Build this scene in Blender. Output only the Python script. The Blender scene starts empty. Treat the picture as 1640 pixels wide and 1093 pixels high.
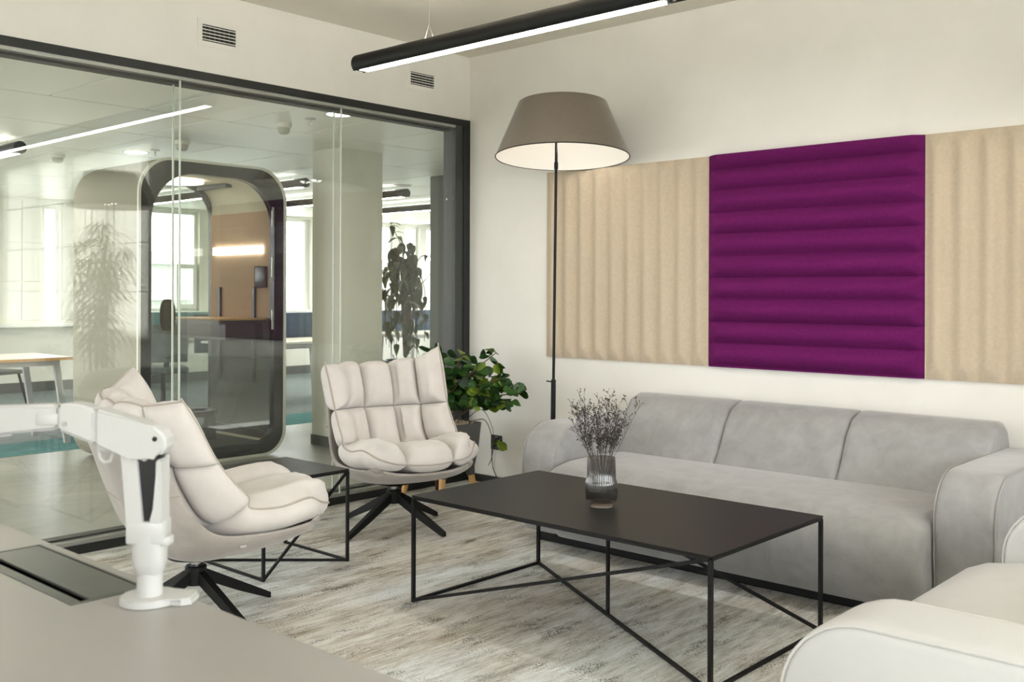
import bpy, bmesh, math, random
from mathutils import Vector, Matrix, noise
sc = bpy.context.scene
COL = sc.collection
PI = math.pi
R = math.radians

# ------------------------------------------------------------------ camera, world, light, exposure
cam_d = bpy.data.cameras.new('camera')
cam = bpy.data.objects.new('camera', cam_d)
COL.objects.link(cam)
sc.camera = cam
YAW = R(42.18)
cam.matrix_world = Matrix.Translation((0, 0, 1.3)) @ Matrix.Rotation(YAW, 4, 'Z') @ Matrix.Rotation(PI/2, 4, 'X') @ Matrix.Rotation(R(0.2), 4, 'Z')
cam_d.sensor_width = 36.0
cam_d.sensor_fit = 'HORIZONTAL'
cam_d.lens = 36.0*1610.4/1640
cam_d.shift_y = -(546.5-469.4)/1640
cam_d.clip_start = 0.05
cam_d.dof.use_dof = True
cam_d.dof.focus_distance = 4.3
cam_d.dof.aperture_fstop = 5.6

w = bpy.data.worlds.new('overcast_sky'); sc.world = w; w.use_nodes = True
SKY = 10.0
bg = w.node_tree.nodes['Background']
bg.inputs[0].default_value = (0.97, 0.98, 1.0, 1)
bg.inputs[1].default_value = SKY
# white overcast dome above the horizon, dull ground below it
wn = w.node_tree
wtc = wn.nodes.new('ShaderNodeTexCoord'); wsx = wn.nodes.new('ShaderNodeSeparateXYZ'); wrp = wn.nodes.new('ShaderNodeValToRGB')
wn.links.new(wtc.outputs['Generated'], wsx.inputs[0]); wmr = wn.nodes.new('ShaderNodeMapRange')
wmr.inputs['From Min'].default_value = -1; wmr.inputs['From Max'].default_value = 1
wn.links.new(wsx.outputs['Z'], wmr.inputs['Value']); wn.links.new(wmr.outputs[0], wrp.inputs['Fac'])
wrp.color_ramp.elements[0].position = 0.47; wrp.color_ramp.elements[0].color = (0.46, 0.46, 0.44, 1)
wrp.color_ramp.elements[1].position = 0.505; wrp.color_ramp.elements[1].color = (0.958, 0.963, 1.025, 1)
wn.links.new(wrp.outputs['Color'], bg.inputs[0])
sc.view_settings.view_transform = 'Standard'
sc.view_settings.look = 'None'
sc.view_settings.exposure = 0.2
sc.cycles.transparent_max_bounces = 40
sc.cycles.max_bounces = 14
sc.cycles.diffuse_bounces = 7
sc.view_settings.gamma = 1.0
sc.view_settings.use_curve_mapping = False

def light(name, kind, loc, power, color=(1, 1, 1), size=None, size_y=None, rot=None, portal=False, radius=None):
    d = bpy.data.lights.new(name, kind)
    d.energy = power; d.color = color
    if kind == 'AREA':
        d.shape = 'RECTANGLE'; d.size = size; d.size_y = size_y
        if portal: d.cycles.is_portal = True
    if radius is not None: d.shadow_soft_size = radius
    o = bpy.data.objects.new(name, d); COL.objects.link(o)
    o.location = loc
    if rot: o.rotation_euler = rot
    return o
# portals in the window openings, added ones too, only help the renderer to find the sky
light('window_portal', 'AREA', (3.44, 1.2, 1.65), 1, size=2.2, size_y=5.2, rot=(0, R(90), 0), portal=True)
light('window_portal', 'AREA', (1.7, -3.14, 1.625), 1, size=2.4, size_y=1.45, rot=(R(90), 0, 0), portal=True)
light('window_portal', 'AREA', (-13.42, 9.6, 1.85), 1, size=1.75, size_y=6.2, rot=(0, R(-90), 0), portal=True)
light('window_portal', 'AREA', (-13.42, 0.35, 1.75), 1, size=1.6, size_y=5.7, rot=(0, R(-90), 0), portal=True)
light('window_portal', 'AREA', (-7.85, -3.15, 1.45), 1, size=5.1, size_y=1.85, rot=(R(90), 0, 0), portal=True)
light('window_portal', 'AREA', (1.34, 5.14, 1.85), 1, size=3.6, size_y=2.0, rot=(R(-90), 0, 0), portal=True)
light('window_portal', 'AREA', (-9.5, 13.15, 1.7), 1, size=6.6, size_y=1.7, rot=(R(-90), 0, 0), portal=True)

# ------------------------------------------------------------------ materials
def lin(c):
    return tuple(((v/255)/12.92 if v/255 <= 0.04045 else (((v/255)+0.055)/1.055)**2.4) for v in c)

def new_mat(name):
    m = bpy.data.materials.new(name); m.use_nodes = True
    nt = m.node_tree
    return m, nt, nt.nodes['Principled BSDF']

def tex_coord(nt, scale=(1, 1, 1), rot=(0, 0, 0)):
    tc = nt.nodes.new('ShaderNodeTexCoord'); mp = nt.nodes.new('ShaderNodeMapping')
    mp.inputs['Scale'].default_value = scale; mp.inputs['Rotation'].default_value = rot
    nt.links.new(tc.outputs['Object'], mp.inputs['Vector'])
    return mp.outputs['Vector']

def noise_node(nt, vec, scale, detail=3, rough=0.5, dist=0.0):
    n = nt.nodes.new('ShaderNodeTexNoise')
    n.inputs['Scale'].default_value = scale; n.inputs['Detail'].default_value = detail
    n.inputs['Roughness'].default_value = rough; n.inputs['Distortion'].default_value = dist
    nt.links.new(vec, n.inputs['Vector'])
    return n.outputs['Fac']

def ramp(nt, fac, stops):
    r = nt.nodes.new('ShaderNodeValToRGB')
    el = r.color_ramp.elements
    while len(el) < len(stops): el.new(0.5)
    for e, (p, c) in zip(el, stops): e.position = p; e.color = (*lin(c), 1)
    nt.links.new(fac, r.inputs['Fac'])
    return r.outputs['Color']

def mat(name, col, rough=0.5, metal=0.0, var=0.0, vscale=6.0, bump=0.0, bscale=200.0, sheen=0.0, spec=0.5, emit=None, estr=0.0, stretch=(1, 1, 1), coat=0.0):
    """procedural principled material: base colour mottled by noise, optional fine bump"""
    m, nt, p = new_mat(name)
    p.inputs['Base Color'].default_value = (*lin(col), 1)
    p.inputs['Roughness'].default_value = rough
    p.inputs['Metallic'].default_value = metal
    p.inputs['Specular IOR Level'].default_value = spec
    if coat: p.inputs['Coat Weight'].default_value = coat
    if sheen:
        p.inputs['Sheen Weight'].default_value = sheen
        p.inputs['Sheen Roughness'].default_value = 0.45
    vec = tex_coord(nt, stretch)
    if var:
        f = noise_node(nt, vec, vscale, 5, 0.6, 0.4)
        d = tuple(max(0, c*(1-var)) for c in col); l = tuple(min(255, c*(1+var)) for c in col)
        nt.links.new(ramp(nt, f, [(0.3, d), (0.7, l)]), p.inputs['Base Color'])
    if bump:
        b = nt.nodes.new('ShaderNodeBump'); b.inputs['Strength'].default_value = bump; b.inputs['Distance'].default_value = 0.002
        nt.links.new(noise_node(nt, vec, bscale, 2), b.inputs['Height'])
        nt.links.new(b.outputs['Normal'], p.inputs['Normal'])
    if emit:
        p.inputs['Emission Color'].default_value = (*lin(emit), 1)
        p.inputs['Emission Strength'].default_value = estr
    return m

def glass_mat(name, tint, f0=0.04, boost=1.0, rough=0.0):
    """thin clear pane: transparent body with a Schlick mirror term"""
    m, nt, p = new_mat(name)
    nt.nodes.remove(p)
    out = nt.nodes['Material Output']
    t = nt.nodes.new('ShaderNodeBsdfTransparent'); t.inputs[0].default_value = (*tint, 1)
    g = nt.nodes.new('ShaderNodeBsdfGlossy'); g.inputs['Roughness'].default_value = rough
    lw = nt.nodes.new('ShaderNodeLayerWeight'); lw.inputs['Blend'].default_value = 0.5
    pw = nt.nodes.new('ShaderNodeMath'); pw.operation = 'POWER'; pw.inputs[1].default_value = 5.0
    nt.links.new(lw.outputs['Facing'], pw.inputs[0])
    ma = nt.nodes.new('ShaderNodeMath'); ma.operation = 'MULTIPLY_ADD'; ma.use_clamp = True
    ma.inputs[1].default_value = (1-f0)*boost; ma.inputs[2].default_value = f0*boost
    nt.links.new(pw.outputs[0], ma.inputs[0])
    mx = nt.nodes.new('ShaderNodeMixShader')
    nt.links.new(ma.outputs[0], mx.inputs[0]); nt.links.new(t.outputs[0], mx.inputs[1]); nt.links.new(g.outputs[0], mx.inputs[2])
    nt.links.new(mx.outputs[0], out.inputs['Surface'])
    return m

M = {}
M['wall'] = mat('warm_white_paint', (231, 228, 221), 0.75, var=0.012, vscale=3, bump=0.03, bscale=90)
M['ceiling'] = mat('ceiling_paint', (224, 219, 207), 0.85, var=0.012, vscale=2)
M['office_white'] = mat('office_paint', (218, 218, 206), 0.7, var=0.015, vscale=2)
M['column_beige'] = mat('beige_column_paint', (134, 132, 115), 0.8, var=0.01, vscale=2)
M['office_ceiling'] = mat('metal_ceiling_panel', (232, 232, 222), 0.4, var=0.01, vscale=2)
M['office_gap'] = mat('ceiling_gap_dark', (70, 72, 66), 0.8)
M['black_metal'] = mat('black_powder_coat', (15, 15, 15), 0.5, var=0.05, vscale=40, spec=0.25)
M['table_black'] = mat('black_table_top', (27, 26, 24), 0.45, var=0.04, vscale=8, bump=0.05, bscale=300, spec=0.22)
M['frame_black'] = mat('black_frame_aluminium', (24, 27, 26), 0.5, var=0.04, vscale=20)
M['frame_recess'] = mat('dark_grey_aluminium', (52, 55, 53), 0.45, var=0.04, vscale=20)
M['alu'] = mat('brushed_aluminium', (176, 178, 174), 0.3, metal=0.8, var=0.04, vscale=30, stretch=(1, 0.05, 1))
M['chrome'] = mat('chrome', (200, 200, 200), 0.15, metal=1.0)
M['white_plastic'] = mat('white_lacquer', (178, 178, 175), 0.35, var=0.01, vscale=10)
M['black_plastic'] = mat('black_gloss_plastic', (16, 18, 20), 0.25)
M['desk'] = mat('greige_desk_laminate', (141, 138, 133), 0.32, var=0.015, vscale=4, bump=0.02, bscale=400)
M['flap'] = mat('anodised_dark_flap', (70, 71, 66), 0.3, metal=0.3, var=0.03, vscale=10)
M['cushion'] = mat('ivory_microfibre', (203, 197, 192), 0.8, var=0.02, vscale=9, bump=0.12, bscale=500, sheen=0.25)
M['piping'] = mat('taupe_piping', (168, 159, 149), 0.8)
M['shell'] = mat('warm_grey_velvet', (160, 153, 146), 0.75, var=0.06, vscale=7, bump=0.08, bscale=400, sheen=0.3)
M['sofa'] = mat('grey_velvet', (144, 143, 142), 0.7, var=0.06, vscale=11, bump=0.1, bscale=350, sheen=0.35)
M['sofa_pale'] = mat('pale_leather', (192, 192, 190), 0.5, var=0.015, vscale=6, bump=0.08, bscale=260)
M['sofa_seam'] = mat('grey_seam_piping', (150, 147, 143), 0.7)
M['sofa_pale_seam'] = mat('pale_seam_piping', (194, 193, 189), 0.6)
M['felt_beige'] = mat('beige_felt', (192, 176, 154), 0.95, var=0.03, vscale=60, bump=0.3, bscale=700, spec=0.2)
M['felt_purple'] = mat('purple_felt', (94, 18, 81), 0.95, var=0.06, vscale=60, bump=0.3, bscale=700, spec=0.2)
M['felt_grey'] = mat('grey_felt', (92, 95, 90), 0.95, var=0.03, vscale=60, bump=0.2, bscale=500, spec=0.2)
M['planter'] = mat('grey_planter_plastic', (82, 82, 78), 0.55, var=0.02, vscale=10)
M['beech'] = mat('beech_wood', (203, 158, 98), 0.5, var=0.08, vscale=14, stretch=(6, 6, 0.6))
M['walnut'] = mat('dark_wood', (78, 46, 34), 0.5, var=0.08, vscale=14, stretch=(6, 6, 0.6))
M['leaf'] = mat('glossy_green_leaf', (44, 84, 34), 0.3, var=0.25, vscale=10)
M['leaf_mid'] = mat('mid_green_leaf', (66, 112, 44), 0.3, var=0.25, vscale=10)
M['leaf_lime'] = mat('lime_green_leaf', (120, 142, 48), 0.35, var=0.2, vscale=12)
M['leaf_dark'] = mat('dark_green_leaf', (78, 90, 54), 0.4, var=0.2, vscale=10)
M['stem'] = mat('brown_stem', (84, 66, 46), 0.8, var=0.1, vscale=30)
M['pebble'] = mat('pale_gravel', (186, 168, 142), 0.9, var=0.15, vscale=60)
M['dry'] = mat('dried_flower_grey', (58, 51, 47), 0.9, var=0.15, vscale=60)
M['shade'] = mat('taupe_satin_shade', (104, 95, 84), 0.42, var=0.02, vscale=30, sheen=0.2, bump=0.05, bscale=600)
M['shade_in'] = mat('white_shade_lining', (240, 236, 228), 0.7)
M['teal'] = mat('teal_carpet', (74, 116, 116), 0.95, var=0.12, vscale=30, bump=0.3, bscale=300, spec=0.1, stretch=(1, 0.3, 1))
M['grey_carpet'] = mat('grey_blue_carpet', (120, 128, 128), 0.95, var=0.1, vscale=20, bump=0.3, bscale=300, spec=0.1)
M['blue_felt'] = mat('blue_screen_fabric', (44, 66, 84), 0.9, var=0.05, vscale=40, bump=0.2, bscale=500)
M['teal_felt'] = mat('teal_screen_fabric', (78, 122, 128), 0.9, var=0.05, vscale=40, bump=0.2, bscale=500)
M['desk_white'] = mat('white_desk_laminate', (226, 224, 214), 0.35, var=0.01, vscale=5)
M['pod_white'] = mat('pod_shell_white', (206, 206, 192), 0.5, var=0.01, vscale=5)
M['pod_black'] = mat('pod_frame_black', (18, 20, 19), 0.3)
M['pod_grey'] = mat('pod_grey_felt', (88, 94, 86), 0.9, var=0.03, vscale=50, bump=0.2, bscale=500)
M['pod_beige'] = mat('pod_beige_felt', (186, 160, 132), 0.9, var=0.03, vscale=50, bump=0.2, bscale=500)
M['pod_cream'] = mat('pod_cream_felt', (206, 200, 178), 0.9, var=0.02, vscale=50)
M['skirting'] = mat('dark_grey_skirting', (84, 86, 80), 0.6)
M['black_skirting'] = mat('black_skirting', (26, 26, 25), 0.5)
M['window_frame'] = mat('window_frame_white', (226, 228, 222), 0.4)
M['radiator'] = mat('sill_panel_grey', (172, 172, 158), 0.6, var=0.02, vscale=4)
M['facade'] = mat('neighbour_facade', (176, 180, 176), 0.8, var=0.04, vscale=0.5)
M['facade_win'] = mat('neighbour_window_glass', (92, 108, 112), 0.2)
M['light_warm'] = mat('led_strip', (255, 250, 240), 0.5, emit=(255, 251, 245), estr=24.0)
M['light_office'] = mat('office_led_strip', (255, 252, 246), 0.5, emit=(255, 248, 236), estr=45.0)
M['light_up'] = mat('led_uplight', (255, 246, 230), 0.5, emit=(255, 246, 232), estr=185.0)
M['added_up_office'] = mat('added_office_uplight', (255, 252, 246), 0.5, emit=(255, 250, 240), estr=22.0)  # added glow for the office tubes, brightens the office
M['bulb'] = mat('opal_bulb', (255, 248, 236), 0.5, emit=(255, 246, 230), estr=5.0)
M['light_disc'] = mat('led_disc', (255, 252, 244), 0.5, emit=(255, 248, 235), estr=25.0)
M['pod_light'] = mat('booth_led', (255, 252, 244), 0.5, emit=(255, 250, 240), estr=9.0)
M['glass'] = glass_mat('partition_glass', (0.982, 0.987, 0.975), 0.04, 1.0)
M['pod_glass'] = glass_mat('pod_glass', (0.86, 0.875, 0.86), 0.04, 1.2)
M['window_glass'] = glass_mat('window_glass', (0.96, 0.98, 0.97), 0.04, 0.8)
M['vase'] = glass_mat('smoked_glass', (0.64, 0.63, 0.62), 0.05, 1.6, 0.05)
M['vase_base'] = glass_mat('smoked_glass_foot', (0.72, 0.68, 0.66), 0.06, 2.0, 0.05)
M['edge'] = mat('pale_glass_edge', (190, 198, 186), 0.3)
M['cord'] = mat('brown_cord', (52, 46, 40), 0.7)

def blind_mat():
    m, nt, p = new_mat('translucent_blind_fabric')
    nt.nodes.remove(p)
    d = nt.nodes.new('ShaderNodeBsdfDiffuse'); d.inputs[0].default_value = (*lin((228, 226, 216)), 1)
    t = nt.nodes.new('ShaderNodeBsdfTranslucent'); t.inputs[0].default_value = (*lin((236, 232, 220)), 1)
    f = noise_node(nt, tex_coord(nt, (60, 60, 400)), 3.0, 2)
    mr = nt.nodes.new('ShaderNodeMapRange'); mr.inputs['To Min'].default_value = 0.72; mr.inputs['To Max'].default_value = 0.82
    nt.links.new(f, mr.inputs['Value'])
    mx = nt.nodes.new('ShaderNodeMixShader'); nt.links.new(mr.outputs[0], mx.inputs[0])
    nt.links.new(d.outputs[0], mx.inputs[1]); nt.links.new(t.outputs[0], mx.inputs[2])
    nt.links.new(mx.outputs[0], nt.nodes['Material Output'].inputs['Surface'])
    return m
M['blind'] = blind_mat()

def carpet_mat():
    m, nt, p = new_mat('streaked_lounge_carpet')
    s1 = noise_node(nt, tex_coord(nt, (9, 1.3, 1)), 1.7, 10, 0.78, 0.0)
    s2 = noise_node(nt, tex_coord(nt, (44, 5, 1)), 1.5, 5, 0.8, 0.0)
    s3 = noise_node(nt, tex_coord(nt, (2.6, 0.55, 1)), 1.6, 6, 0.65, 0.0)
    mx = nt.nodes.new('ShaderNodeMath'); mx.operation = 'MULTIPLY_ADD'; mx.inputs[1].default_value = 0.46
    nt.links.new(s1, mx.inputs[0])
    ml = nt.nodes.new('ShaderNodeMath'); ml.operation = 'MULTIPLY'; ml.inputs[1].default_value = 0.24
    nt.links.new(s2, ml.inputs[0])
    m3 = nt.nodes.new('ShaderNodeMath'); m3.operation = 'MULTIPLY_ADD'; m3.inputs[1].default_value = 0.30
    nt.links.new(s3, m3.inputs[0]); nt.links.new(ml.outputs[0], m3.inputs[2]); nt.links.new(m3.outputs[0], mx.inputs[2])
    warm = ramp(nt, mx.outputs[0], [(0.41, (150, 140, 125)), (0.46, (182, 174, 161)), (0.505, (208, 203, 195)), (0.56, (226, 225, 220))])
    cool = ramp(nt, mx.outputs[0], [(0.41, (160, 159, 154)), (0.46, (192, 193, 189)), (0.505, (214, 217, 215)), (0.56, (232, 237, 239))])
    big = noise_node(nt, tex_coord(nt, (1.0, 0.5, 1)), 1.3, 3, 0.6)
    bc = ramp(nt, big, [(0.42, (0, 0, 0)), (0.58, (255, 255, 255))])
    c = nt.nodes.new('ShaderNodeMix'); c.data_type = 'RGBA'
    nt.links.new(bc, c.inputs[0]); nt.links.new(warm, c.inputs[6]); nt.links.new(cool, c.inputs[7])
    # dark flecks of the pile, gathered along the streaks
    sp = noise_node(nt, tex_coord(nt, (1, 0.6, 1)), 170, 2, 0.8)
    msk = noise_node(nt, tex_coord(nt, (5.0, 1.6, 1)), 2.4, 4, 0.65)
    ad = nt.nodes.new('ShaderNodeMath'); ad.operation = 'MULTIPLY'
    nt.links.new(sp, ad.inputs[0]); nt.links.new(msk, ad.inputs[1])
    spc = ramp(nt, ad.outputs[0], [(0.165, (92, 86, 77)), (0.20, (255, 255, 255))])
    mix = nt.nodes.new('ShaderNodeMix'); mix.data_type = 'RGBA'; mix.blend_type = 'MULTIPLY'; mix.inputs[0].default_value = 0.75
    nt.links.new(c.outputs[2], mix.inputs[6]); nt.links.new(spc, mix.inputs[7])
    gr = ramp(nt, noise_node(nt, tex_coord(nt, (1, 0.7, 1)), 330, 2, 0.9), [(0.40, (222, 220, 216)), (0.58, (255, 255, 255))])
    mg = nt.nodes.new('ShaderNodeMix'); mg.data_type = 'RGBA'; mg.blend_type = 'MULTIPLY'; mg.inputs[0].default_value = 0.8
    nt.links.new(mix.outputs[2], mg.inputs[6]); nt.links.new(gr, mg.inputs[7])
    nt.links.new(mg.outputs[2], p.inputs['Base Color'])
    p.inputs['Roughness'].default_value = 0.95; p.inputs['Specular IOR Level'].default_value = 0.1
    b = nt.nodes.new('ShaderNodeBump'); b.inputs['Strength'].default_value = 0.4; b.inputs['Distance'].default_value = 0.004
    nt.links.new(sp, b.inputs['Height']); nt.links.new(b.outputs['Normal'], p.inputs['Normal'])
    return m
M['carpet'] = carpet_mat()

def concrete_mat():
    m, nt, p = new_mat('polished_concrete')
    v = tex_coord(nt)
    n = noise_node(nt, v, 1.4, 6, 0.6, 1.2)
    nt.links.new(ramp(nt, n, [(0.3, (128, 128, 119)), (0.7, (158, 158, 149))]), p.inputs['Base Color'])
    p.inputs['Roughness'].default_value = 0.3
    return m
M['concrete'] = concrete_mat()

# ------------------------------------------------------------------ mesh helpers
def finish(name, bm, m, parent=None, smooth=False, angle=35):
    me = bpy.data.meshes.new(name)
    bmesh.ops.recalc_face_normals(bm, faces=bm.faces)
    bm.to_mesh(me); bm.free()
    if m is not None: me.materials.append(m)
    if smooth:
        for p in me.polygons: p.use_smooth = True
        me.set_sharp_from_angle(angle=R(angle))
    o = bpy.data.objects.new(name, me); COL.objects.link(o)
    if parent is not None: o.parent = parent
    return o

def link_copy(o, parent, M4=None):
    c = o.copy(); COL.objects.link(c); c.parent = parent
    if M4 is not None: c.matrix_local = M4
    return c

def copy_tree(root):
    r = root.copy(); COL.objects.link(r)
    for ch in list(root.children):
        c = ch.copy(); COL.objects.link(c); c.parent = r
        for g in ch.children:
            d = g.copy(); COL.objects.link(d); d.parent = c
    return r

def tag(o, label, cat, group=None):
    o['label'] = label; o['category'] = cat
    if group: o['group'] = group
    return o

def thing(name, label, cat, loc=(0, 0, 0), rz=0, group=None):
    o = bpy.data.objects.new(name, None); COL.objects.link(o)
    o.empty_display_size = 0.1
    o.location = loc; o.rotation_euler = (0, 0, rz)
    return tag(o, label, cat, group)

def struct(name, bm, m, parent=None, smooth=False):
    o = finish(name, bm, m, parent, smooth)
    if parent is None: o['kind'] = 'structure'
    return o

def box(bm, x0, x1, y0, y1, z0, z1, bev=0.0, seg=2):
    r = bmesh.ops.create_cube(bm, size=1.0)
    vs = r['verts']
    for v in vs:
        v.co = Vector(((x0+x1)/2+v.co.x*(x1-x0), (y0+y1)/2+v.co.y*(y1-y0), (z0+z1)/2+v.co.z*(z1-z0)))
    if bev:
        es = list({e for v in vs for e in v.link_edges})
        bmesh.ops.bevel(bm, geom=es, offset=bev, segments=seg, affect='EDGES', profile=0.5)
    return bm

def boxm(*a, **k): return box(bmesh.new(), *a, **k)

def rings(bm, rs, cap=True, closed=True):
    """skin a list of vertex rings"""
    vr = [[bm.verts.new(p) for p in r] for r in rs]
    n = len(vr[0])
    for a, b in zip(vr, vr[1:]):
        for i in range(n if closed else n-1):
            j = (i+1) % n
            bm.faces.new((a[i], a[j], b[j], b[i]))
    if cap and closed:
        bm.faces.new(vr[0]); bm.faces.new(list(reversed(vr[-1])))
    return vr

def frame_for(d):
    d = d.normalized()
    u = Vector((0, 0, 1)) if abs(d.z) < 0.95 else Vector((1, 0, 0))
    a = d.cross(u).normalized(); b = d.cross(a).normalized()
    return a, b

def tube(bm, pts, r, n=8, r2=None, cap=True):
    pts = [Vector(p) for p in pts]
    rs = []
    a = b = None
    for i, p in enumerate(pts):
        d = pts[min(i+1, len(pts)-1)]-pts[max(i-1, 0)]
        if a is None: a, b = frame_for(d)
        else:
            dn = d.normalized(); a = (a-dn*a.dot(dn)).normalized(); b = dn.cross(a)
        t = i/max(1, len(pts)-1)
        rr = r if r2 is None else r+(r2-r)*t
        rs.append([p+(a*math.cos(2*PI*k/n)+b*math.sin(2*PI*k/n))*rr for k in range(n)])
    rings(bm, rs, cap)
    return bm

def bar(bm, p, q, wd, ht=None):
    """square section rod from p to q"""
    p, q = Vector(p), Vector(q); ht = ht or wd
    a, b = frame_for(q-p)
    def sq(c): return [c+a*sx*wd/2+b*sy*ht/2 for sx, sy in ((-1, -1), (1, -1), (1, 1), (-1, 1))]
    rings(bm, [sq(p), sq(q)])
    return bm

def lathe(bm, prof, n=32, center=(0, 0), rfun=None, cap=True):
    rs = []
    for r, z in prof:
        rs.append([(center[0]+(r if rfun is None else rfun(r, 2*PI*k/n, z))*math.cos(2*PI*k/n), center[1]+(r if rfun is None else rfun(r, 2*PI*k/n, z))*math.sin(2*PI*k/n), z) for k in range(n)])
    rings(bm, rs, cap)
    return bm

def extrude_poly(bm, poly, axis, a0, a1):
    """polygon of 2D points extruded along an axis (0 x, 1 y, 2 z)"""
    def mk(p, a):
        if axis == 0: return (a, p[0], p[1])
        if axis == 1: return (p[0], a, p[1])
        return (p[0], p[1], a)
    rings(bm, [[mk(p, a0) for p in poly], [mk(p, a1) for p in poly]])
    return bm

def catmull(tab, t):
    """tab: list of (t, values...)"""
    n = len(tab)
    i = 0
    while i < n-2 and t > tab[i+1][0]: i += 1
    t0, t1 = tab[i][0], tab[i+1][0]
    s = (t-t0)/(t1-t0)
    out = []
    for k in range(1, len(tab[0])):
        p1, p2 = tab[i][k], tab[i+1][k]
        m1 = (tab[i+1][k]-tab[i-1][k])/(tab[i+1][0]-tab[i-1][0]) if i > 0 else (p2-p1)/(t1-t0)
        m2 = (tab[i+2][k]-p1)/(tab[i+2][0]-t0) if i+2 < n else (p2-p1)/(t1-t0)
        h = t1-t0
        s2, s3 = s*s, s*s*s
        out.append((2*s3-3*s2+1)*p1+(s3-2*s2+s)*h*m1+(-2*s3+3*s2)*p2+(s3-s2)*h*m2)
    return out

def arc(cx, cy, r, a0, a1, n):
    return [(cx+r*math.cos(a0+(a1-a0)*i/n), cy+r*math.sin(a0+(a1-a0)*i/n)) for i in range(n+1)]

def round_rect(y0, y1, z0, z1, rb, rt, n=8):
    p = []
    p += arc(y1-rb, z0+rb, rb, -PI/2, 0, n)
    p += arc(y1-rt, z1-rt, rt, 0, PI/2, n)
    p += arc(y0+rt, z1-rt, rt, PI/2, PI, n)
    p += arc(y0+rb, z0+rb, rb, PI, 1.5*PI, n)
    return p

# ------------------------------------------------------------------ room shell
XL, YB, ZC = -4.925, 4.99, 2.937       # glass wall plane, back wall plane, lounge ceiling
ZO = 2.506                             # office ceiling
XF = -13.3                             # office window wall
XR, YN = 3.3, -3.0

struct('floor', boxm(-5.30, XR+0.2, YN-0.2, YB+0.2, -0.06, 0.0), M['carpet'])
struct('floor_concrete', boxm(-8.22, -5.30, YN-0.2, 13.2, -0.06, -0.002), M['concrete'])
struct('floor_teal', boxm(-8.93, -8.22, YN-0.2, 13.2, -0.06, 0.0), M['teal'])
struct('floor_office', boxm(XF-0.2, -8.93, YN-0.2, 13.2, -0.06, 0.0), M['grey_carpet'])
struct('ceiling', boxm(XL-0.13, XR+0.2, YN-0.2, YB+0.2, ZC, ZC+0.1), M['ceiling'])
struct('wall_left', boxm(XL-0.13, XL, YN, YB, 2.497, ZC), M['wall'])
struct('baseboard_back', boxm(XL+0.01, XR, YB-0.012, YB, 0, 0.052), M['black_skirting'])

def wall_with_hole(name, axis, a0, a1, u0, u1, z0, z1, h, m):
    """wall slab with one opening h = (u0,u1,z0,z1)"""
    bm = bmesh.new()
    def bx(ua, ub, za, zb):
        if ub-ua < 1e-4 or zb-za < 1e-4: return
        if axis == 0: box(bm, a0, a1, ua, ub, za, zb)
        else: box(bm, ua, ub, a0, a1, za, zb)
    bx(u0, h[0], z0, z1); bx(h[1], u1, z0, z1); bx(h[0], h[1], z0, h[2]); bx(h[0], h[1], h[3], z1)
    return struct(name, bm, m)
wall_with_hole('wall_back', 1, YB, YB+0.16, XL-0.13, XR+0.2, 0, ZC, (-0.47, 3.15, 0.83, 2.86), M['wall'])
wall_with_hole('wall_right', 0, XR, XR+0.2, YN, YB, 0, ZC, (-1.4, 3.8, 0.55, 2.75), M['wall'])
wall_with_hole('wall_near', 1, YN-0.2, YN, XL, XR, 0, ZC, (0.5, 2.9, 0.9, 2.35), M['wall'])
def out_window(n, axis, a, u0, u1, z0, z1, k):
    bm = bmesh.new()
    for i in range(k+1):
        u = u0+(u1-u0)*i/k
        ua, ub = max(u0, u-0.035), min(u1, u+0.035)
        if axis == 0: box(bm, a, a+0.07, ua, ub, z0, z1)
        else: box(bm, ua, ub, a, a+0.07, z0, z1)
    for z in (z0, z1-0.06):
        if axis == 0: box(bm, a+0.005, a+0.065, u0, u1, z, z+0.06)
        else: box(bm, u0, u1, a+0.005, a+0.065, z, z+0.06)
    o = struct('window_%d' % n, bm, M['window_frame'])
    g = boxm(a+0.03, a+0.036, u0, u1, z0, z1) if axis == 0 else boxm(u0, u1, a+0.03, a+0.036, z0, z1)
    finish('window_pane', g, M['window_glass'], o)
out_window(1, 0, XR+0.06, -1.4, 3.8, 0.55, 2.75, 4)
out_window(2, 1, YN-0.14, 0.5, 2.9, 0.9, 2.35, 2)

out_window(10, 1, YB+0.09, -0.47, 3.15, 0.83, 2.86, 4)
bl = struct('window_blind', boxm(-0.47, 3.15, YB+0.02, YB+0.07, 2.80, 2.86), M['window_frame'])
for i in range(6):
    a = -0.475+0.605*i
    bm = bmesh.new()
    bm.faces.new([bm.verts.new(p) for p in ((a, YB+0.05, 0.835), (a+0.605, YB+0.05, 0.835), (a+0.605, YB+0.05, 2.81), (a, YB+0.05, 2.81))])
    finish('blind_panel', bm, M['blind'], bl)
    finish('blind_batten', boxm(a-0.008, a+0.008, YB+0.046, YB+0.0495, 0.84, 2.80), M['window_frame'], bl)
    for z in (1.3, 1.8, 2.3): finish('blind_batten', boxm(a, a+0.585, YB+0.046, YB+0.0505, z-0.006, z+0.006), M['window_frame'], bl)
struct('trim_3', boxm(-0.5, 3.18, YB-0.10, YB+0.02, 0.80, 0.83, bev=0.004), M['window_frame'])
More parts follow.
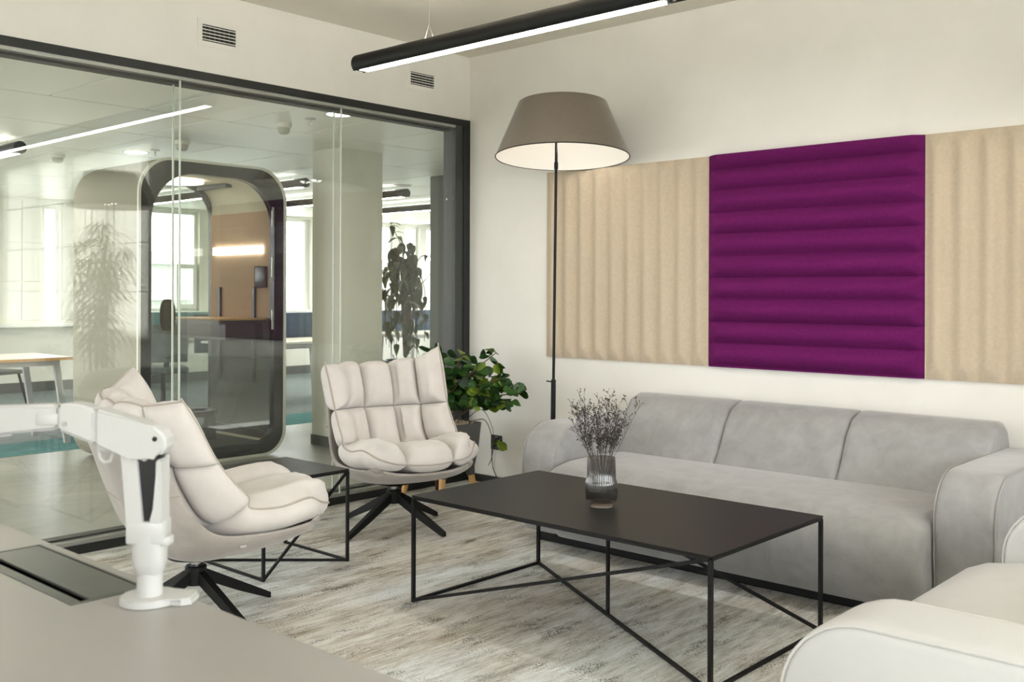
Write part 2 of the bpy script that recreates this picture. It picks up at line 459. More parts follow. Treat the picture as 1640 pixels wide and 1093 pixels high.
# glass partition: black frame, aluminium beads, two skins of glass
GY0 = -1.536
part = boxm(XL-0.13, XL+0.006, GY0-0.04, YB-0.06, 2.452, 2.497)
box(part, XL-0.13, XL+0.006, GY0-0.04, YB-0.06, 0, 0.045)
box(part, XL-0.13, XL+0.006, YB-0.06, YB, 0, 2.497)
box(part, XL-0.13, XL+0.006, GY0-0.04, GY0, 0.045, 2.452)
partition = struct('window_3', part, M['frame_black'])
finish('jamb_reveal', boxm(XL-0.12, XL-0.002, 4.855, YB-0.06, 0.045, 2.452), M['frame_recess'], partition)
bd = boxm(XL-0.055, XL-0.001, GY0, 4.855, 2.434, 2.452); box(bd, XL-0.055, XL-0.001, GY0, 4.855, 0.045, 0.066)
finish('glazing_bead', bd, M['alu'], partition)
bd = boxm(XL-0.125, XL-0.057, GY0, 4.855, 2.42, 2.452); box(bd, XL-0.125, XL-0.057, GY0, 4.855, 0.045, 0.075)
finish('glazing_channel', bd, M['frame_black'], partition)
joints = [GY0+1.083*i for i in range(6)]+[4.855]
joints = [-1.536, -0.452, 0.631, 1.714, 2.797, 3.88, 4.855]
for gx in (XL-0.012, XL-0.082):
    for a, b in zip(joints, joints[1:]):
        finish('glass_pane', boxm(gx-0.008, gx, a+0.0015, b-0.0015, 0.05, 2.446), M['glass'], partition)
    for y in joints[1:-1]:
        finish('pane_joint', boxm(gx-0.0075, gx-0.0005, y-0.0045, y+0.0045, 0.06, 2.44), M['edge'], partition)

# air grilles above the glass
def grille(y0, y1, z0, z1, label):
    g = thing('air_grille', label, 'air vent', (XL, (y0+y1)/2, (z0+z1)/2), 0, 'air grilles above the glass')
    hy, hz = (y1-y0)/2, (z1-z0)/2
    f = 0.028
    bm = bmesh.new()
    for b in ((-hy, hy, hz-f, hz), (-hy, hy, -hz, -hz+f), (-hy, -hy+f, -hz+f, hz-f), (hy-f, hy, -hz+f, hz-f)):
        box(bm, 0, 0.006, *b)
    finish('grille_frame', bm, M['wall'], g)
    finish('duct_shade', boxm(0.0002, 0.001, -hy+f, hy-f, -hz+f, hz-f), M['black_plastic'], g)  # flat black sheet stands in for the shade inside the duct
    for i in range(5):
        z = -hz+f+(2*hz-2*f)*(i+0.5)/5
        finish('slat', boxm(0.0028, 0.0058, -hy+f, hy-f, z-0.0022, z+0.0022), M['wall'], g)
    for i in range(7):
        y = -hy+f+(2*hy-2*f)*(i+0.6)/7
        finish('blade', boxm(0.001, 0.0028, y-0.002, y+0.002, -hz+f, hz-f), M['skirting'], g)
grille(2.888, 3.152, 2.640, 2.787, 'white air grille above the glass, further from the corner, upper left')
grille(4.405, 4.672, 2.640, 2.780, 'white air grille above the glass, nearer the corner, below the pendant light')

# ------------------------------------------------------------------ acoustic wall panels
def acoustic(x0, x1, z0, z1, horizontal, m, label, n=10):
    W, H = x1-x0, z1-z0
    o_name = 'acoustic_panel'
    bm = bmesh.new()
    nx, nz = (48, 140) if horizontal else (140, 48)
    base, amp, fall = 0.014, (0.044 if horizontal else 0.026), 0.06
    def h(u, v):
        a, b = (v*n, u) if horizontal else (u*n, v)
        L = W if horizontal else H
        P = (H if horizontal else W)/n
        a = a*0.97-0.08 if horizontal else a
        fr = a-math.floor(a)
        # long soft rise and a short return gives the rolled ridges
        ridge = abs(math.sin(PI*min(0.9999, fr)))**0.9 if horizontal else 0.5-0.5*math.cos(2*PI*fr)
        d = min(b, 1-b)*L
        e = min(1.0, d/fall)
        return base+amp*min(ridge, e*1.0)
    vs = [[bm.verts.new((x0+W*i/nx, YB-h(i/nx, j/nz), z0+H*j/nz)) for i in range(nx+1)] for j in range(nz+1)]
    for j in range(nz):
        for i in range(nx):
            bm.faces.new((vs[j][i], vs[j][i+1], vs[j+1][i+1], vs[j+1][i]))
    per = [vs[0][i] for i in range(nx+1)]+[vs[j][nx] for j in range(1, nz+1)]+[vs[nz][i] for i in range(nx-1, -1, -1)]+[vs[j][0] for j in range(nz-1, 0, -1)]
    bk = [bm.verts.new((v.co.x, YB-0.0005, v.co.z)) for v in per]
    for i in range(len(per)):
        j = (i+1) % len(per)
        bm.faces.new((per[j], per[i], bk[i], bk[j]))
    o = finish(o_name, bm, m, None, True, 50)
    return tag(o, label, 'wall panel', 'acoustic panels on the wall')
acoustic(-4.206, -3.004, 0.888, 2.078, False, M['felt_beige'], 'beige felt acoustic panel with vertical ridges behind the floor lamp pole')
acoustic(-3.002, -1.799, 0.888, 2.078, True, M['felt_purple'], 'purple felt acoustic panel with horizontal ridges')
acoustic(-1.797, -0.596, 0.888, 2.078, False, M['felt_beige'], 'beige felt acoustic panel with vertical ridges at the right edge, right of the purple one')

# ------------------------------------------------------------------ pendant light
pen = thing('pendant_light', 'long black tubular pendant light with a glowing strip, hung over the lounge', 'pendant light', (-4.21, 3.42, 2.515))
PL = 4.6
def pend_tube(x0, x1, parent):
    n = 28; r = 0.05
    bm = bmesh.new()
    prof = []
    for k in range(n+1):
        a = -PI/2+R(38)+(2*PI-R(76))*k/n
        prof.append((r*math.cos(a), r*math.sin(a)))
    hw = prof[0][0]; zb = prof[0][1]
    prof += [(-hw, zb+0.006), (hw, zb+0.006)]
    rings(bm, [[(x, p[0], p[1]) for p in prof] for x in (x0, x1)])
    finish('tube_housing', bm, M['black_metal'], parent, True)
    return hw, zb
def led(x0, x1, parent, hw, zb):
    finish('led_diffuser', boxm(x0, x1, -hw+0.002, hw-0.002, zb-0.001, zb+0.005), M['light_warm'], parent)
hw, zb = pend_tube(0, PL, pen)
finish('uplight_diffuser', boxm(0.3, PL-0.3, -0.0085, 0.0085, 0.046, 0.0497), M['light_up'], pen)
led(0.045, 1.93, pen, hw, zb); led(2.06, 3.95, pen, hw, zb)
for x in (1.985, 2.02):
    finish('joint_screw', lathe(bmesh.new(), [(0.008, zb-0.002), (0.008, zb+0.006)], 10, (x, 0)), M['chrome'], pen)
for x in (0.55, 2.0, 3.6):
    bm = tube(bmesh.new(), [(x, 0, 0.12), (x, 0, ZC-2.515)], 0.0012, 5)
    tube(bm, [(x-0.03, 0, 0.047), (x, 0, 0.12), (x+0.03, 0, 0.047)], 0.0012, 5)
    finish('suspension_wire', bm, M['alu'], pen)
added_pen = copy_tree(pen); added_pen.location = (-2.0, 0.2, 2.515)  # extra pendant added out of view to light the lounge from above
added_pen['label'] = 'added black tubular pendant light above the desk, unseen, for more overhead light'
# ------------------------------------------------------------------ floor lamp
def floor_lamp(loc, rz, label, group, lean=(0, 0), off=(0, 0), tilt=(0, 0), power=1.8):
    f = thing('floor_lamp', label, 'floor lamp', loc, rz, group)
    finish('base', lathe(bmesh.new(), [(0.0, 0), (0.15, 0), (0.15, 0.012), (0.145, 0.018), (0.02, 0.022), (0.0, 0.022)], 40), M['black_metal'], f, True)
    L = lambda z: (lean[0]*z, lean[1]*z, z)
    finish('lower_pole', tube(bmesh.new(), [L(0.02), L(0.79)], 0.0145, 16), M['black_metal'], f, True)
    finish('pole', tube(bmesh.new(), [L(0.79), L(2.02), L(2.20)], 0.0085, 14), M['black_metal'], f, True)
    finish('height_knob', tube(bmesh.new(), [(lean[0]*.775, lean[1]*.775, .775), (lean[0]*.775-0.032, lean[1]*.775-0.028, .782)], 0.004, 8), M['black_metal'], f, True)
    finish('socket', tube(bmesh.new(), [L(2.03), L(2.07)], 0.012, 14), M['black_metal'], f, True)
    cx, cy = lean[0]*2.1+off[0], lean[1]*2.1+off[1]
    T = Matrix.Translation((cx, cy, 2.10)) @ Matrix.Rotation(tilt[0], 4, 'X') @ Matrix.Rotation(tilt[1], 4, 'Y')
    prof = [(0.395+(0.262-0.395)*i/8, 0.32*i/8) for i in range(9)]
    bm = bmesh.new(); rs = [[(r*math.cos(2*PI*k/64), r*math.sin(2*PI*k/64), z) for k in range(64)] for r, z in prof]
    rings(bm, rs, cap=False)
    s = finish('shade', bm, M['shade'], f, True); s.matrix_local = T
    bm = bmesh.new(); rs = [[((r-0.004)*math.cos(2*PI*k/64), (r-0.004)*math.sin(2*PI*k/64), z) for k in range(64)] for r, z in prof]
    vr = rings(bm, rs, cap=False); bm.faces.new(vr[-1])
    finish('shade_lining', bm, M['shade_in'], s, True)
    bm = bmesh.new()
    tube(bm, [(0.395*math.cos(2*PI*k/64), 0.395*math.sin(2*PI*k/64), 0) for k in range(65)], 0.0032, 6)
    finish('shade_rim', bm, M['black_metal'], s, True)
    bm = bmesh.new(); bmesh.ops.create_uvsphere(bm, u_segments=16, v_segments=10, radius=0.035)
    bulb = finish('bulb', bm, M['bulb'], f, True); bulb.matrix_local = Matrix.Translation((lean[0]*2.2+0.0, lean[1]*2.2, 2.235))
    bpt = light('lamp_light', 'POINT', (cx, cy, 2.17), power, (1.0, 0.98, 0.95), radius=0.05)
    bpt.parent = f
    return f
floor_lamp((-3.80, 4.55, 0), 0, 'black floor lamp with a wide taupe shade standing behind the grey sofa arm', None, lean=(0.0065, 0.006), off=(0.03, 0.02), tilt=(R(-3.4), R(-2.6)))
floor_lamp((-0.74, 4.50, 0), 0, 'second black floor lamp with a taupe shade, seen only as a reflection in the glass', None)

# ------------------------------------------------------------------ sofas
def arm_profile(depth, height, r, z0=0.055, n=10):
    """side outline of a waterfall arm, front at 0, going back to depth"""
    p = [(depth, z0), (depth, height-0.06)]
    p += arc(depth-0.06, height-0.06, 0.06, 0, PI/2, 4)[1:]
    p += arc(r, height-r, r, PI/2, PI, n)
    p += [(0.0, z0+0.25), (0.012, z0+0.08), (0.03, z0)]
    return p

def soft_extrude(poly, axis, a0, a1, rad, n=4, bulge=0.0):
    """extrusion whose end edges are rounded by rad"""
    bm = bmesh.new()
    cx = sum(p[0] for p in poly)/len(poly); cy = sum(p[1] for p in poly)/len(poly)
    N = len(poly)
    # inset outlines by moving along vertex normals
    nor = []
    area = sum(poly[i][0]*poly[(i+1) % N][1]-poly[(i+1) % N][0]*poly[i][1] for i in range(N))
    sg = 1 if area > 0 else -1
    for i in range(N):
        a, b = poly[i-1], poly[(i+1) % N]
        t = (b[0]-a[0], b[1]-a[1]); L = math.hypot(*t) or 1
        nor.append((-t[1]/L*sg, t[0]/L*sg))
    def mk(p, a):
        return (a, p[0], p[1]) if axis == 0 else (p[0], a, p[1])
    rs = []
    for i in range(n+1):
        th = PI/2*i/n
        ins = rad*(1-math.sin(th)); a = a0+rad*(1-math.cos(th))
        rs.append([mk((p[0]+q[0]*ins, p[1]+q[1]*ins), a) for p, q in zip(poly, nor)])
    m = 6
    for i in range(1, m):
        rs.append([mk(p, a0+rad+(a1-a0-2*rad)*i/m) for p in poly])
    for i in range(n, -1, -1):
        th = PI/2*i/n
        ins = rad*(1-math.sin(th)); a = a1-rad*(1-math.cos(th))
        rs.append([mk((p[0]+q[0]*ins, p[1]+q[1]*ins), a) for p, q in zip(poly, nor)])
    rings(bm, rs)
    return bm, nor

def subsurf(o, lv=1):
    md = o.modifiers.new('subsurf', 'SUBSURF'); md.levels = lv; md.render_levels = lv
    return o

def sofa(name, label, loc, rz, width, arm_w, depth, sections, m, seam, group=None, arm_h=0.612, seat_z=0.43, back_h=0.735):
    """local: x along the sofa (0..width), y from the front (0) to the back (depth)"""
    s = thing(name, label, 'sofa', loc, rz, group)
    finish('plinth', boxm(0.07, width-0.07, 0.06, depth-0.05, 0, 0.06, bev=0.006), M['black_metal'], s)
    prof = arm_profile(depth-0.02, arm_h, 0.19)
    for k, (a, b) in enumerate(((0.0, arm_w), (width-arm_w, width))):
        bm, nor = soft_extrude(prof, 0, a, b, 0.03)
        am = finish('arm', bm, m, s, True, 60)
        for x in (a+0.006, b-0.006):
            pts = [(x, p[0]-q[0]*-0.007, p[1]-q[1]*-0.007) for p, q in zip(prof[1:-1], nor[1:-1])]
            finish('piping', tube(bmesh.new(), pts, 0.0035, 6), seam, am, True)
    # seat: bulging front, rounded top edge, ends rounded
    f = -0.145
    sp = [(depth-0.30, 0.058), (depth-0.30, seat_z-0.02), (depth-0.45, seat_z+0.004), (depth-0.65, seat_z+0.012), (f+0.22, seat_z+0.008), (f+0.12, seat_z-0.008),
          (f+0.06, seat_z-0.035), (f+0.02, seat_z-0.085), (f+0.0, seat_z-0.15), (f+0.015, seat_z-0.22), (f+0.05, seat_z-0.29), (f+0.10, 0.10), (f+0.13, 0.06)]
    sp = [p for p in sp if p[1] >= 0.05]
    bm, nor = soft_extrude(sp, 0, arm_w+0.004, width-arm_w-0.004, 0.05, 5)
    se = finish('seat', bm, m, s, True, 60)
    xs = [arm_w+(width-2*arm_w)*i/sections for i in range(1, sections)]
    for x in (xs if sections > 1 else []):
        pts = [(x, p[0]-0.001, p[1]+0.001) for p in sp[7:-1]]
        finish('seam', tube(bmesh.new(), pts, 0.003, 6), seam, se, True)
    # back pads
    z0 = seat_z-0.03
    bp = [(depth, 0.12), (depth, back_h-0.12), (depth-0.03, back_h-0.045), (depth-0.09, back_h-0.006), (depth-0.17, back_h-0.002), (depth-0.25, back_h-0.03),
          (depth-0.315, back_h-0.10), (depth-0.36, back_h-0.19), (depth-0.405, back_h-0.27), (depth-0.44, z0), (depth-0.30, z0-0.05), (depth-0.26, 0.12)]
    x0, x1 = arm_w-0.05, width-arm_w+0.015
    for i in range(sections):
        a = x0+(x1-x0)*i/sections; b = x0+(x1-x0)*(i+1)/sections
        bm, nor = soft_extrude(bp, 0, a, b, 0.034, 5)
        pad = finish('back_pad', bm, m, s, True, 60)
        if i in (0, sections-1):
            x = a+0.012 if i == 0 else b-0.012
            pts = [(x, p[0]-q[0]*-0.03, p[1]-q[1]*-0.03) for p, q in zip(bp[1:10], nor[1:10])]
            finish('piping', tube(bmesh.new(), pts, 0.003, 6), seam, pad, True)
    return s
sofa('sofa', 'long grey velvet three-section sofa against the back wall', (-3.53, 3.97, 0), 0, 2.36, 0.235, 0.96, 3, M['sofa'], M['sofa_seam'])
sofa('sofa', 'pale off-white two-seat sofa in the lower right corner', (-1.03, 3.78, 0), R(-90), 1.79, 0.245, 0.96, 2, M['sofa_pale'], M['sofa_pale_seam'], arm_h=0.628)

# ------------------------------------------------------------------ coffee table and side table
def rod_table(name, label, loc, sx, sy, h, rods, wd):
    """corner order A(0,0) B(0,1) C(1,0) D(1,1); rods given as pairs of (corner, level)"""
    t = thing(name, label, 'table', loc)
    c = {'A': (0, 0), 'B': (0, sy), 'C': (sx, 0), 'D': (sx, sy), 'M': (sx/2, sy/2)}
    P = lambda k: (*c[k[0]], wd/2 if k[1] == 'f' else h-0.012)
    o = wd/2
    finish('tabletop', boxm(-o, sx+o, -o, sy+o, h-0.007, h, bev=0.0015, seg=1), M['table_black'], t)
    fr = bmesh.new()
    for a, b in (('A', 'B'), ('A', 'C'), ('B', 'D'), ('C', 'D')): bar(fr, (*c[a], h-0.012), (*c[b], h-0.012), wd, 0.010)
    finish('top_frame', fr, M['black_metal'], t)
    for k in ('A', 'B', 'C', 'D'):
        finish('leg', bar(bmesh.new(), (*c[k], 0), (*c[k], h-0.012), wd), M['black_metal'], t)
    for a, b in rods:
        finish('rod', bar(bmesh.new(), P(a), P(b), wd*0.85), M['black_metal'], t)
    return t
rod_table('coffee_table', 'low black rectangular coffee table on thin crossed rods, carrying the vase', (-3.14, 2.855, 0), 1.428, 0.805, 0.448,
          [('Af', 'Bf'), ('Bf', 'Mf'), ('Mf', 'Cf'), ('Cf', 'Df'), ('Af', 'Ct'), ('Bt', 'Df'), ('Mf', 'Mt')], 0.014)
rod_table('side_table', 'small black square side table on thin rods between the two lounge chairs', (-4.355, 2.595, 0), 0.505, 0.475, 0.447,
          [('Af', 'Cf'), ('Af', 'Df'), ('Bf', 'Df'), ('Dt', 'Cf'), ('At', 'Bf')], 0.013)

# ------------------------------------------------------------------ lounge chairs
CUSH = [(0.00, 0.48, 0.425, 0.29, -0.09, 0.050), (0.10, 0.41, 0.435, 0.32, -0.07, 0.06), (0.24, 0.22, 0.405, 0.335, 0.0, 0.07), (0.36, 0.0, 0.385, 0.335, 0.10, 0.10),
        (0.46, -0.13, 0.43, 0.335, 0.22, 0.10), (0.58, -0.195, 0.545, 0.335, 0.225, 0.05), (0.72, -0.24, 0.67, 0.335, 0.205, 0.03), (0.86, -0.285, 0.79, 0.34, 0.19, 0.05), (1.0, -0.335, 0.885, 0.345, 0.17, 0.12)]
SHELL = [(0.00, 0.465, 0.370, 0.27, -0.06, 0.045), (0.12, 0.35, 0.322, 0.315, -0.02, 0.07), (0.28, 0.10, 0.275, 0.34, 0.03, 0.11), (0.42, -0.10, 0.275, 0.34, 0.07, 0.13),
         (0.54, -0.23, 0.37, 0.33, 0.11, 0.12), (0.70, -0.305, 0.53, 0.32, 0.15, 0.05), (0.86, -0.365, 0.70, 0.31, 0.15, 0.03), (1.0, -0.415, 0.82, 0.29, 0.12, 0.0)]
def surf(tab, u, v):
    x, z, wd, a, b = catmull(tab, v)
    au = abs(u)
    return Vector((x+a*max(0.0, (au-0.28)/0.72)**1.35, wd*math.sin(u*1.2)/math.sin(1.2), z+b*(0.25 if u < 0 and v > 0.8 else (1-(v-0.6)*3.75 if u < 0 and v > 0.6 else 1.0))*au**2.4))
def surf_n(tab, u, v):
    e = 0.004
    u0, u1 = max(-1, u-e), min(1, u+e); v0, v1 = max(0, v-e), min(1, v+e)
    du = surf(tab, u1, v)-surf(tab, u0, v); dv = surf(tab, u, v1)-surf(tab, u, v0)
    n = du.cross(dv)
    n.normalize()
    # towards the sitter: forward and up
    return n if n.x+n.z > 0 else -n
def pad(name, parent, u0, u1, v0, v1, hf, hb, seed, res=13, topcurve=0.0, frontcurve=0.0):
    bm = bmesh.new()
    F, B = {}, {}
    for i in range(res+1):
        for j in range(res+1):
            # cluster samples near the seams
            s = math.sin(PI/2*(2*i/res-1)); t = math.sin(PI/2*(2*j/res-1))
            u = (u0+u1)/2+(u1-u0)/2*s
            vv1 = v1+topcurve*(1-s*s)
            va = v0-frontcurve*(1-s*s)
            v = (va+vv1)/2+(vv1-va)/2*t
            if frontcurve == 0: v = min(1.0, max(0.0, v)) if topcurve == 0 else max(0, v)
            p = surf(CUSH, u, v); n = surf_n(CUSH, u, max(0, min(1, v)))
            k = math.sqrt(max(0, (1-s**4)*(1-t**4)))
            edge = max(abs(s), abs(t))
            wr = 0.006*noise.noise(Vector((u*16+seed, v*22, seed*3.1)))*k*(0.4+edge)
            pk = 0.0055*math.sin((u*60 if abs(t) > abs(s) else v*75)+seed)*k*edge**4
            F[i, j] = bm.verts.new(p+n*(hf*k+wr+pk))
            if 0 < i < res and 0 < j < res: B[i, j] = bm.verts.new(p-n*hb*k)
            else: B[i, j] = F[i, j]
    for i in range(res):
        for j in range(res):
            bm.faces.new((F[i, j], F[i+1, j], F[i+1, j+1], F[i, j+1]))
            q = [B[i, j], B[i, j+1], B[i+1, j+1], B[i+1, j]]
            bm.faces.new(q)
    return finish(name, bm, M['cushion'], parent, True, 80)
def lounge_chair(label, loc, rz, leg_rz):
    c = thing('lounge_chair', label, 'armchair', loc, rz, 'padded swivel lounge chairs')
    ub = [-1, -0.60, -0.21, 0.21, 0.60, 1]
    vr = [0.40, 0.695]
    for k in range(5):
        pad('back_pad', c, ub[k], ub[k+1], 0.40, 0.69, 0.078, 0.04 if k in (0, 4) else 0.03, 3*k+1)
    for k in range(5):
        pad('back_pad', c, ub[k], ub[k+1], 0.69, 0.985, 0.084, 0.05 if k in (0, 4) else 0.045, 5*k+2, topcurve=0.025 if 0 < k < 4 else 0.0)
    us = [-1, -0.36, 0.36, 1]
    for k in range(3):
        pad('seat_pad', c, us[k], us[k+1], 0.0, 0.405, 0.098, 0.062, 7*k+3, frontcurve=0.04)
    # piping along the open outline and the seams of the pads
    N = 60
    out = [surf(CUSH, -1, i/N) for i in range(N+1)]
    finish('piping', tube(bmesh.new(), out, 0.0048, 6), M['piping'], c, True)
    finish('piping', tube(bmesh.new(), [surf(CUSH, 1, i/N) for i in range(N+1)], 0.0048, 6), M['piping'], c, True)
    for k in range(5):
        tc = 0.025 if 0 < k < 4 else 0
        pts = []
        for i in range(13):
            s = -1+2*i/12; u = (ub[k]+ub[k+1])/2+(ub[k+1]-ub[k])/2*s
            pts.append(surf(CUSH, u, 0.985+tc*(1-s*s)))
        finish('piping', tube(bmesh.new(), pts, 0.0048, 6), M['piping'], c, True)
    for k in range(3):
        pts = [surf(CUSH, us[k]+(us[k+1]-us[k])*i/12, -0.04*(1-(2*i/12-1)**2)) for i in range(13)]
        finish('piping', tube(bmesh.new(), pts, 0.0048, 6), M['piping'], c, True)
    # upholstered shell
    bm = bmesh.new()
    nu, nv = 24, 40
    th = 0.026
    F, B = {}, {}
    for i in range(nu+1):
        for j in range(nv+1):
            u = -1+2*i/nu; v = j/nv
            p = surf(SHELL, u, v); n = surf_n(SHELL, u, v)
            ed = max(abs(u)**8, (2*v-1)**16)
            F[i, j] = bm.verts.new(p+n*th*0.5*(1-0.35*ed)); B[i, j] = bm.verts.new(p-n*th*0.5*(1-0.35*ed))
    for i in range(nu):
        for j in range(nv):
            bm.faces.new((F[i, j], F[i+1, j], F[i+1, j+1], F[i, j+1]))
            bm.faces.new((B[i, j], B[i, j+1], B[i+1, j+1], B[i+1, j]))
    for i in range(nu):
        for j in (0, nv): bm.faces.new((F[i, j], F[i+1, j], B[i+1, j], B[i, j]))
    for j in range(nv):
        for i in (0, nu): bm.faces.new((F[i, j], F[i, j+1], B[i, j+1], B[i, j]))
    sh = finish('shell', bm, M['shell'], c, True, 80)
    subsurf(sh, 1)
    pts = [surf(SHELL, -1+2*i/30, 0.70)-surf_n(SHELL, -1+2*i/30, 0.70)*0.0145 for i in range(31)]
    finish('seam', tube(bmesh.new(), pts, 0.002, 5), M['piping'], sh, True)
    tg = finish('tag', boxm(-0.012, 0.012, -0.001, 0.001, -0.004, 0.004), M['white_plastic'], sh)
    q = surf(SHELL, -0.97, 0.33); tg.location = q+Vector((0, -0.014, -0.03))
    # swivel base
    finish('mount_plate', lathe(bmesh.new(), [(0.10, 0.262), (0.11, 0.25), (0.05, 0.24), (0.05, 0.235)], 24), M['black_metal'], c, True)
    finish('gas_column', lathe(bmesh.new(), [(0.021, 0.21), (0.021, 0.24)], 20), M['chrome'], c, True)
    finish('hub', lathe(bmesh.new(), [(0.030, 0.135), (0.042, 0.138), (0.042, 0.208), (0.036, 0.214), (0.02, 0.214)], 28), M['black_metal'], c, True)
    for k in range(4):
        a = leg_rz-rz+k*PI/2
        d = Vector((math.cos(a), math.sin(a), 0))
        bm = bmesh.new()
        side = Vector((-d.y, d.x, 0))
        def sec(r, zl, zh, w_): return [d*r+side*w_+Vector((0, 0, zl)), d*r-side*w_+Vector((0, 0, zl)), d*r-side*w_+Vector((0, 0, zh)), d*r+side*w_+Vector((0, 0, zh))]
        rings(bm, [sec(0.035, 0.145, 0.195, 0.015), sec(0.20, 0.065, 0.108, 0.014), sec(0.352, 0.0, 0.028, 0.013), sec(0.362, 0.0, 0.022, 0.013)])
        finish('leg', bm, M['black_metal'], c)
    return c
lounge_chair('ivory padded lounge chair facing the room, in front of the potted plant', (-4.216, 3.687, 0), R(-18), R(6.5))
lounge_chair('ivory padded lounge chair seen from its side, behind the white monitor arm', (-3.62, 2.125, 0), R(77), R(4))

# ------------------------------------------------------------------ vase with dried flowers
VX, VY, VZ = -2.427, 3.213, 0.448
vase = thing('vase', 'ribbed smoked glass vase standing on the coffee table', 'vase', (VX, VY, VZ+0.0005))
def rib(r, a, z): return r+0.0011*math.cos(44*a)*(1 if 0.018 < z < 0.19 else 0)
outer = [(0.034, 0), (0.046, 0.002), (0.047, 0.016), (0.054, 0.021), (0.061, 0.030), (0.0635, 0.06), (0.0635, 0.092), (0.061, 0.104), (0.0575, 0.112), (0.0565, 0.16), (0.056, 0.197)]
inner = [(0.0525, 0.197), (0.053, 0.16), (0.054, 0.112), (0.059, 0.10), (0.0600, 0.06), (0.057, 0.034), (0.045, 0.026), (0.0, 0.025)]
finish('body', lathe(bmesh.new(), outer[3:]+inner, 176, rfun=rib, cap=False), M['vase'], vase, True, 60)
finish('foot', lathe(bmesh.new(), [(0.0, 0)]+outer[:4]+[(0.0, 0.0225)], 48, cap=False), M['vase_base'], vase, True)
rnd = random.Random(4)
fl = thing('dried_flower_bunch', 'bunch of dark dried baby\'s breath standing in the ribbed vase', 'dried flowers', (VX, VY, VZ+0.027))
buds = bmesh.new()
def bud(p, r):
    Mx = Matrix.Translation(p) @ Matrix.Diagonal((r, r, r, 1))
    bmesh.ops.create_icosphere(buds, subdivisions=1, radius=1, matrix=Mx)
for k in range(36):
    a = rnd.uniform(0, 2*PI); sp = rnd.uniform(0.03, 0.155) if k > 3 else 0.08
    H = rnd.uniform(0.27, 0.42)
    # two fans, left and right of the vase centre
    side = Vector((0.741, 0.671, 0))*(rnd.choice((-1, 1))*rnd.uniform(0.01, 0.085))
    top = Vector((math.cos(a)*sp*0.7, math.sin(a)*sp*0.7, H))+side
    foot = Vector((rnd.uniform(-0.03, 0.03), rnd.uniform(-0.03, 0.03), 0.004))
    neck = foot.lerp(top, 0.45); nr = Vector((neck.x, neck.y)); 
    if nr.length > 0.046: neck.x *= 0.046/nr.length; neck.y *= 0.046/nr.length
    neck.z = 0.168
    pts = []
    for i in range(9):
        t = i/8
        p = foot.lerp(neck, t*2) if t < 0.5 else neck.lerp(top, (t-0.5)*2)
        pts.append(p+Vector((rnd.uniform(-1, 1), rnd.uniform(-1, 1), 0))*0.0025)
    bm = tube(bmesh.new(), pts, 0.0011, 4, 0.0006)
    for j in range(rnd.randint(7, 11)):
        t = rnd.uniform(0.1, 1.0); base = neck.lerp(top, t)
        d = Vector((rnd.uniform(-1, 1), rnd.uniform(-1, 1), rnd.uniform(0.5, 1.7))).normalized()
        tip = base+d*rnd.uniform(0.02, 0.05)
        tube(bm, [base, base.lerp(tip, .5)+Vector((0, 0, .002)), tip], 0.0006, 3, 0.0004, cap=False)
        bud(tip, rnd.uniform(0.0018, 0.0034))
        for q in range(rnd.randint(2, 4)):
            t2 = tip+Vector((rnd.uniform(-1, 1), rnd.uniform(-1, 1), rnd.uniform(-.2, 1)))*0.013
            tube(bm, [base.lerp(tip, 0.6), t2], 0.0005, 3, 0.0004, cap=False)
            bud(t2, rnd.uniform(0.0016, 0.0030))
    finish('stem', bm, M['dry'], fl)
bo = finish('buds', buds, M['dry'], fl); bo['kind'] = 'stuff'

# ------------------------------------------------------------------ potted plants
def leaf_mesh(name, L, Wd, m, cup=0.12, droop=0.15, tip=0.5, n=6):
    """obovate or lance leaf along +x, folded along its midrib"""
    bm = bmesh.new()
    rows = []
    for i in range(n+1):
        t = i/n
        if tip > 0.5: wv = math.sin(PI*t**0.62)**0.8 if 0 < t < 1 else 0
        else: wv = math.sin(PI*t**1.55)**0.62 if 0 < t < 1 else 0
        wv = max(wv, 0.03)*Wd/2
        z = -droop*L*t*t
        rows.append([bm.verts.new((L*t, -wv, z+cup*wv)), bm.verts.new((L*t, 0, z)), bm.verts.new((L*t, wv, z+cup*wv))])
    for a, b in zip(rows, rows[1:]):
        bm.faces.new((a[0], a[1], b[1], b[0])); bm.faces.new((a[1], a[2], b[2], b[1]))
    r = bmesh.ops.solidify(bm, geom=bm.faces[:], thickness=0.0012)
    me = bpy.data.meshes.new(name); bmesh.ops.recalc_face_normals(bm, faces=bm.faces)
    bm.to_mesh(me); bm.free(); me.materials.append(m)
    for p in me.polygons: p.use_smooth = True
    return me
def put_leaf(me, parent, pos, d, upv, s):
    d = Vector(d).normalized(); upv = Vector(upv)
    y = upv.cross(d)
    if y.length < 1e-3: y = Vector((0, 1, 0)).cross(d)
    y.normalize(); z = d.cross(y)
    o = bpy.data.objects.new('leaf', me); COL.objects.link(o); o.parent = parent
    o.matrix_local = Matrix.Translation(pos) @ Matrix((d, y, z)).transposed().to_4x4() @ Matrix.Diagonal((s, s, s, 1))
    return o

